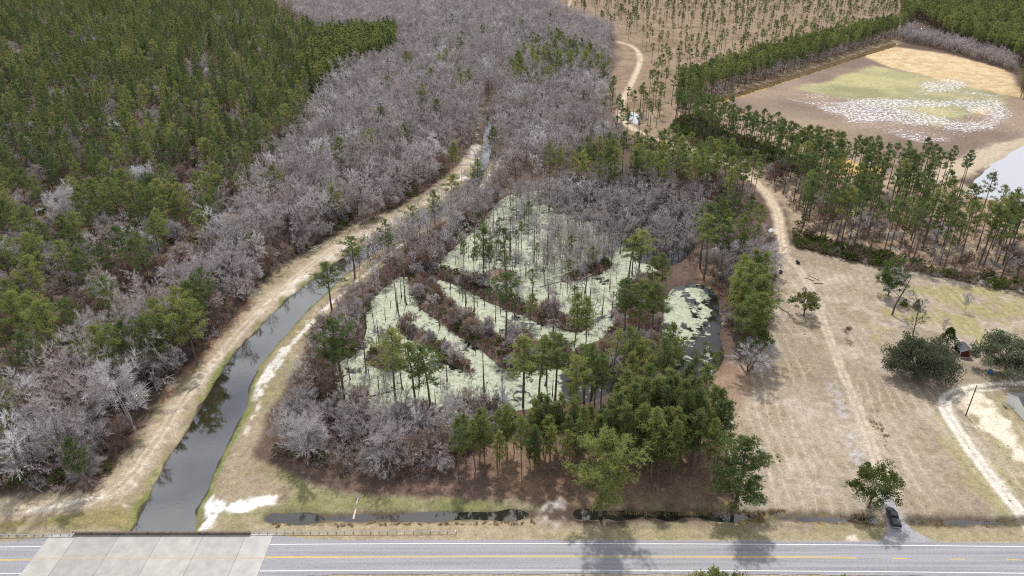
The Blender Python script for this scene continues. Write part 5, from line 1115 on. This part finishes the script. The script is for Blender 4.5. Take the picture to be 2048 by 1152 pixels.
grass([(1725, 815), (1752, 822), (1775, 870), (1768, 905), (1752, 880), (1735, 850)], 1.3, 85, .4, 1.1, thin=lambda a, b: sm(.45, .65, fbm(a, b, 4, 2, 46)))
grass([(1440, 205), (1560, 168), (1700, 122), (1790, 93), (1790, 86), (1700, 114), (1560, 160), (1438, 198)], 2.2, 86, 1.5, 3.0)
grass(CLEAR, 3.2, 87, .2, .5, world=True, thin=lambda a, b: sm(.45, .75, fbm(a, b, 14, 3, 45)))
stuff('dry_grass', 'tufts of rough dry grass along the ditches and in the clearing', 'grass', gr)

# ================================================================== built things
M['car_black'] = simple('black_car_paint', (.018, .019, .030), .18, 0, var=.05, scale=1, spec=.7)
M['car_cover'] = simple('black_vinyl_cover', (.06, .062, .07), .5, 0, var=.08, scale=2)
M['glass_dark'] = simple('dark_window_glass', (.012, .014, .018), .05, 0, var=.02, spec=.8)
M['rubber'] = simple('tyre_rubber', (.02, .02, .02), .9)
M['chrome'] = simple('bright_metal', (.55, .55, .56), .25, .9, var=.05)
M['red_lamp'] = simple('red_tail_lamp', (.30, .012, .01), .3)
M['white_lamp'] = simple('clear_head_lamp', (.7, .7, .7), .15)
M['barn_red'] = simple('dark_red_boards', (.115, .022, .022), .8, var=.25, scale=3)
M['white_trim'] = simple('white_painted_trim', (.72, .71, .69), .7, var=.08)
M['shingle'] = simple('dark_shingles', (.085, .085, .095), .9, var=.25, scale=4)
M['siding'] = simple('white_siding', (.86, .87, .90), .6, var=.03)
M['pole_wood'] = simple('creosoted_pole', (.085, .07, .058), .9, var=.3)
M['plastic_black'] = simple('black_plastic', (.02, .02, .022), .5)
M['plastic_blue'] = simple('blue_plastic', (.05, .16, .42), .5, var=.15)
M['plastic_grey'] = simple('grey_metal_tub', (.20, .20, .21), .6, var=.2)
M['plank'] = simple('weathered_plank', (.26, .22, .18), .9, var=.2, scale=4)

def make_truck():
    x, y = G(1785, 1040); z = zat(x, y) + .05
    ta, tb_ = G(1785, 1056), G(1771, 1020); t = empty('pickup_truck', (x, y, z), math.atan2(tb_[1] - ta[1], tb_[0] - ta[0]) - R(90)); tag(t, 'black pickup truck parked on the grey driveway beside the ditch', 'pickup truck')
    W = .97
    def shell(prof, w0, w1, name, material, bevel=.05, parent=t):
        """side outline (y, z, squeeze 0..1) swept across the width"""
        bm = bmesh.new(); a = [bm.verts.new(((w0 + (w1 - w0) * q), yy, zz)) for yy, zz, q in prof]; b = [bm.verts.new((-(w0 + (w1 - w0) * q), yy, zz)) for yy, zz, q in prof]
        n_ = len(prof); bm.faces.new(a); bm.faces.new(b[::-1])
        for k in range(n_): bm.faces.new([a[k], b[k], b[(k + 1) % n_], a[(k + 1) % n_]])
        bmesh.ops.recalc_face_normals(bm, faces=bm.faces[:])
        if bevel: bmesh.ops.bevel(bm, geom=bm.edges[:], offset=bevel, segments=2, affect='EDGES')
        me = bpy.data.meshes.new(name); bm.to_mesh(me); bm.free(); me.materials.append(material); return link(name, me, parent)
    arch = lambda yc: [(yc + .50 * math.cos(a_), .42 + .50 * math.sin(a_), 0) for a_ in np.linspace(0, math.pi, 9)]
    under_ = [(2.86, .45, 0)] + arch(1.82) + arch(-1.80) + [(-2.86, .50, 0)]
    body = [(-2.88, 1.12, .3), (.72, 1.12, .3), (.80, 1.16, .3), (1.6, 1.12, .4), (2.55, 1.02, .6), (2.90, .86, 1)] + under_
    shell(body, W, W - .09, 'body', M['car_black'], .035)
    cabp = [(-.62, 1.10, 0), (-.55, 1.62, .8), (-.30, 1.80, 1), (.85, 1.79, 1), (1.05, 1.72, .9), (1.68, 1.10, 0)]
    cab = shell(cabp, W - .06, W - .24, 'cab', M['car_black'], .05)
    shell([(-.60, 1.20, 0), (-.53, 1.58, 1), (-.565, 1.60, 1), (-.645, 1.20, 0)], W - .16, W - .30, 'rear_window', M['glass_dark'], 0, cab)
    shell([(1.12, 1.70, 1), (1.66, 1.16, 0), (1.69, 1.18, 0), (1.15, 1.73, 1)], W - .16, W - .28, 'windscreen', M['glass_dark'], 0, cab)
    for sg in (-1, 1):
        for y0, y1, k in ((-.42, .36, 0), (.44, 1.30, 1)):
            zt_ = 1.66; pts = [(y0, 1.20), (y1, 1.20), (y1 - (.36 if k else .02), zt_), (y0 + (.04 if k else .03), zt_)]
            b_ = MB(); b_.poly([(sg * (W - .075 - (p_[1] - 1.10) / .70 * .18), p_[0], p_[1]) for p_ in pts], (sg * .02, 0, 0)); b_.build('side_window', M['glass_dark'], cab)
        MB().box((sg * (W + .10), 1.22, 1.22), (.20, .10, .16)).build('mirror', M['car_black'], cab, .02)
        MB().box((sg * .80, 2.80, .84), (.30, .12, .16)).build('headlight', M['white_lamp'], t, .02)
        MB().box((sg * .90, -2.86, .92), (.12, .06, .30)).build('tail_light', M['red_lamp'], t, .01)
        for yc in (1.82, -1.80):
            MB().tube([(sg * (W - .28), yc, .38), (sg * (W - .24), yc, .38), (sg * (W - .02), yc, .38), (sg * (W + .01), yc, .38)], [.34, .40, .40, .35], 20).build('wheel', M['rubber'], t)
            wh = t.children[-1]
            MB().tube([(sg * (W - .05), yc, .38), (sg * (W + .022), yc, .38)], [.25, .22], 12).build('rim', M['chrome'], bpy.data.objects[[o_.name for o_ in C.objects if o_.name.startswith('wheel')][-1]])
    MB().box((0, -1.72, 1.15), (1.72, 2.12, .07)).build('bed_cover', M['car_cover'], t, .025)
    MB().box((0, -2.885, .86), (1.5, .03, .42)).build('tailgate', M['car_black'], t, .01)
    MB().box((0, -2.98, .56), (1.84, .18, .20)).build('rear_bumper', M['chrome'], t, .03)
    MB().box((0, 2.93, .56), (1.84, .16, .26)).build('front_bumper', M['chrome'], t, .03)
    MB().box((0, 2.90, .82), (1.2, .06, .26)).build('grille', M['plastic_black'], t, .01)
make_truck()

# red open shed
x, y = G(1923, 708); ta, tb_ = G(1918, 716), G(1908, 701); sh = empty('red_shed', (x, y, zat(x, y) - .05), math.atan2(tb_[1] - ta[1], tb_[0] - ta[0]) - R(90)); tag(sh, 'small dark red open-sided shed with white trim and dark roof', 'shed')
sw, sl_, hl, hr, hp = 1.5, 2.35, 2.1, 2.35, 3.0; rp = .6
def wall_prism(pts, th, name, material, parent): return MB().poly(pts, th).build(name, material, parent)
gable = [(-sw, 0, .12), (sw, 0, .12), (sw, 0, hr), (rp, 0, hp), (-sw, 0, hl)]
wall_prism([(a, -sl_, c_) for a, _, c_ in gable], (0, .08, 0), 'gable_wall', M['barn_red'], sh); wall_prism([(a, sl_ - .08, c_) for a, _, c_ in gable], (0, .08, 0), 'gable_wall', M['barn_red'], sh)
MB().box((sw - .04, 0, hr / 2 + .06), (.08, sl_ * 2 - .17, hr - .14)).build('back_wall', M['barn_red'], sh)
MB().box((0, 0, .08), (sw * 2 - .02, sl_ * 2 - .02, .10)).build('floor_deck', M['plank'], sh)
for yy in (-sl_ + .25, 0, sl_ - .25): MB().box((-sw + .06, yy, hl / 2 + .1), (.1, .1, hl - .16)).build('post', M['white_trim'], sh)
MB().box((-sw + .05, 0, hl - .12), (.06, sl_ * 2 - .2, .22)).build('header', M['barn_red'], sh)
MB().box((0, -sl_ - .02, .14), (sw * 2 + .04, .05, .18)).build('base_trim', M['white_trim'], sh)
MB().box((-sw + .03, -sl_ - .022, hl / 2 + .1), (.12, .05, hl - .2)).build('corner_trim', M['white_trim'], sh)
MB().box((sw - .03, -sl_ - .022, hr / 2 + .1), (.12, .05, hr - .2)).build('corner_trim', M['white_trim'], sh)
oh = .28
MB().poly([(-sw - .3, -sl_ - oh, hl - .08), (rp, -sl_ - oh, hp + .06), (rp, -sl_ - oh, hp + .15), (-sw - .3, -sl_ - oh, hl + .01)], (0, 2 * (sl_ + oh), 0)).build('roof', M['shingle'], sh)
MB().poly([(rp + .004, -sl_ - oh, hp + .06), (sw + .25, -sl_ - oh, hr - .07), (sw + .25, -sl_ - oh, hr + .02), (rp + .004, -sl_ - oh, hp + .15)], (0, 2 * (sl_ + oh), 0)).build('roof', M['shingle'], sh)
for ysg in (-1, 1):
    MB().poly([(-sw - .32, ysg * (sl_ + oh + .012), hl - .13), (rp, ysg * (sl_ + oh + .012), hp + .01), (rp, ysg * (sl_ + oh + .012), hp + .155), (-sw - .32, ysg * (sl_ + oh + .012), hl + .015)], (0, .02 * ysg, 0)).build('fascia', M['white_trim'], sh)
    MB().poly([(rp + .003, ysg * (sl_ + oh + .012), hp + .01), (sw + .27, ysg * (sl_ + oh + .012), hr - .12), (sw + .27, ysg * (sl_ + oh + .012), hr + .025), (rp + .003, ysg * (sl_ + oh + .012), hp + .155)], (0, .02 * ysg, 0)).build('fascia', M['white_trim'], sh)

# white house at the edge of the picture
p1, p2 = np.array(G(2010, 804)), np.array(G(2047, 842)); dv_ = p2 - p1; gw = float(np.linalg.norm(dv_)); ang_ = math.atan2(dv_[1], dv_[0])
ho = empty('white_house', (p1[0], p1[1], zat(p1[0], p1[1]) - .1), ang_); tag(ho, 'white sided house gable with dark shingle roof beside the pale sand', 'house')
he, hp2, hl2 = 2.9, 4.6, 13.0
def gwall(yy, th): return MB().poly([(0, yy, 0), (gw, yy, 0), (gw, yy, he), (gw / 2, yy, hp2), (0, yy, he)], (0, th, 0)).build('gable_wall', M['siding'], ho)
gwall(0, .15); gwall(hl2 - .15, .15)
for xx in (.075, gw - .075): MB().box((xx, hl2 / 2, he / 2), (.15, hl2 - .31, he)).build('side_wall', M['siding'], ho)
sl2 = (hp2 - he) / (gw / 2)
for sg in (0, 1):
    e0 = (-.4, he - .4 * sl2 + .02) if sg == 0 else (gw + .4, he - .4 * sl2 + .02); r_ = (gw / 2 - .002 if sg == 0 else gw / 2 + .002, hp2 + .02)
    rf_ = MB().poly([(e0[0], -.35, e0[1]), (r_[0], -.35, r_[1]), (r_[0], -.35, r_[1] + .14), (e0[0], -.35, e0[1] + .14)], (0, hl2 + .7, 0)).build('roof', M['shingle'], ho)
    MB().poly([(e0[0], -.375, e0[1] - .08), (r_[0], -.375, r_[1] - .08), (r_[0], -.375, r_[1] + .10), (e0[0], -.375, e0[1] + .10)], (0, .022, 0)).build('fascia', M['white_trim'], rf_)
MB().box((gw * .42, -.03, .45), (.45, .05, .35)).build('vent', M['plastic_grey'], ho, .01)
for k in range(5): MB().box((gw / 2, -.006, .5 + k * .5), (gw - .04, .012, .03)).build('siding_lap', M['white_trim'], ho)
x, y = G(2012, 812); tb = empty('outdoor_table', (x - .9, y - .6, zat(x, y)), ang_); tag(tb, 'small weathered table standing against the white house gable', 'table')
MB().box((0, 0, .76), (1.5, .75, .06)).build('table_top', M['plank'], tb)
for a in (-.65, .65):
    for b in (-.3, .3): MB().box((a, b, .37), (.08, .08, .72)).build('leg', M['plank'], tb)

# utility pole
x, y = G(1931, 832); po = empty('utility_pole', (x, y, zat(x, y))); tag(po, 'tall dark wooden utility pole at the sandy patch beside the looping lane', 'utility pole')
hp_ = height_for(y, 771); MB().tube([(0, 0, -.3), (0.05, 0, hp_ * .5), (.1, 0, hp_)], [.17, .145, .11], 10).build('shaft', M['pole_wood'], po)
MB().tube([(.36, 0, hp_ - 2.2), (.36, 0, hp_ - 1.5)], .16, 10).build('transformer', M['steel'], po); MB().box((.2, 0, hp_ - 1.8), (.28, .06, .1)).build('bracket', M['steel'], po)
MB().tube([(.1, 0, hp_), (.1, 0, hp_ + .22)], [.05, .07], 8).build('insulator', M['white_trim'], po)

def tub(u, v, r, h, tilt, material, label, name='stock_tub', cat='tub', rim=True):
    x, y = G(u, v); e = empty(name, (x, y, zat(x, y))); e.rotation_euler = (tilt, tilt * .5, u % 3); tag(e, label, cat)
    e.location.z += abs(math.sin(tilt)) * r * .75
    MB().tube([(0, 0, 0), (0, 0, h), (0, 0, h - .03), (0, 0, .08)], [r * .86, r, r * .93, r * .80], 18).build('shell', M[material], e, smooth=False)
    MB().tube([(0, 0, h - .05), (0, 0, h + .02)], [r * 1.05, r * 1.06], 18, cap=False).build('rim', M[material], e)
tub(1594, 528, .95, .75, .5, 'plastic_black', 'black tipped tub lying on dry grass nearer the ditch line')
tub(1560, 547, .8, .65, .4, 'plastic_black', 'black tub on dry grass nearer the basin pines')
tub(1918, 561, .8, .8, .3, 'plastic_grey', 'grey tub on the grass under the pine belt')
tub(1978, 748, .62, 1.1, .15, 'plastic_blue', 'bright blue plastic barrel under the smaller evergreen oak', 'plastic_barrel', 'barrel')
# pine tops showing from below the frame, across the road
for i, (u, v, h_, lab) in enumerate(((1432, 1136, 17, 'pine across the road whose top rises into the lower edge of the picture'), (1402, 1146, 15, 'second lower pine top showing across the road at the picture edge'), (1474, 1147, 15, 'third lower pine top showing across the road at the picture edge'), (1690, 1150, 14, 'lone low pine top showing across the road towards the driveway'))):
    b = -(v - 576) / FPX; a = (u - 1024) / FPX; dz_ = -SP + b * CP; t_ = (h_ - CAM_H) / dz_; x, y = a * t_, (CP + b * SP) * t_
    kd = 'spread_pine'; L_ = LIB[kd][i % 2]; top = max(c_.co.z for c_ in L_['crown'].vertices); plant(kd, i, x, y, -.1, h_ / top * .8, i * 2.0, 'pine_tree', lab, 'pine tree', 'pines across the road', sz=1.25)
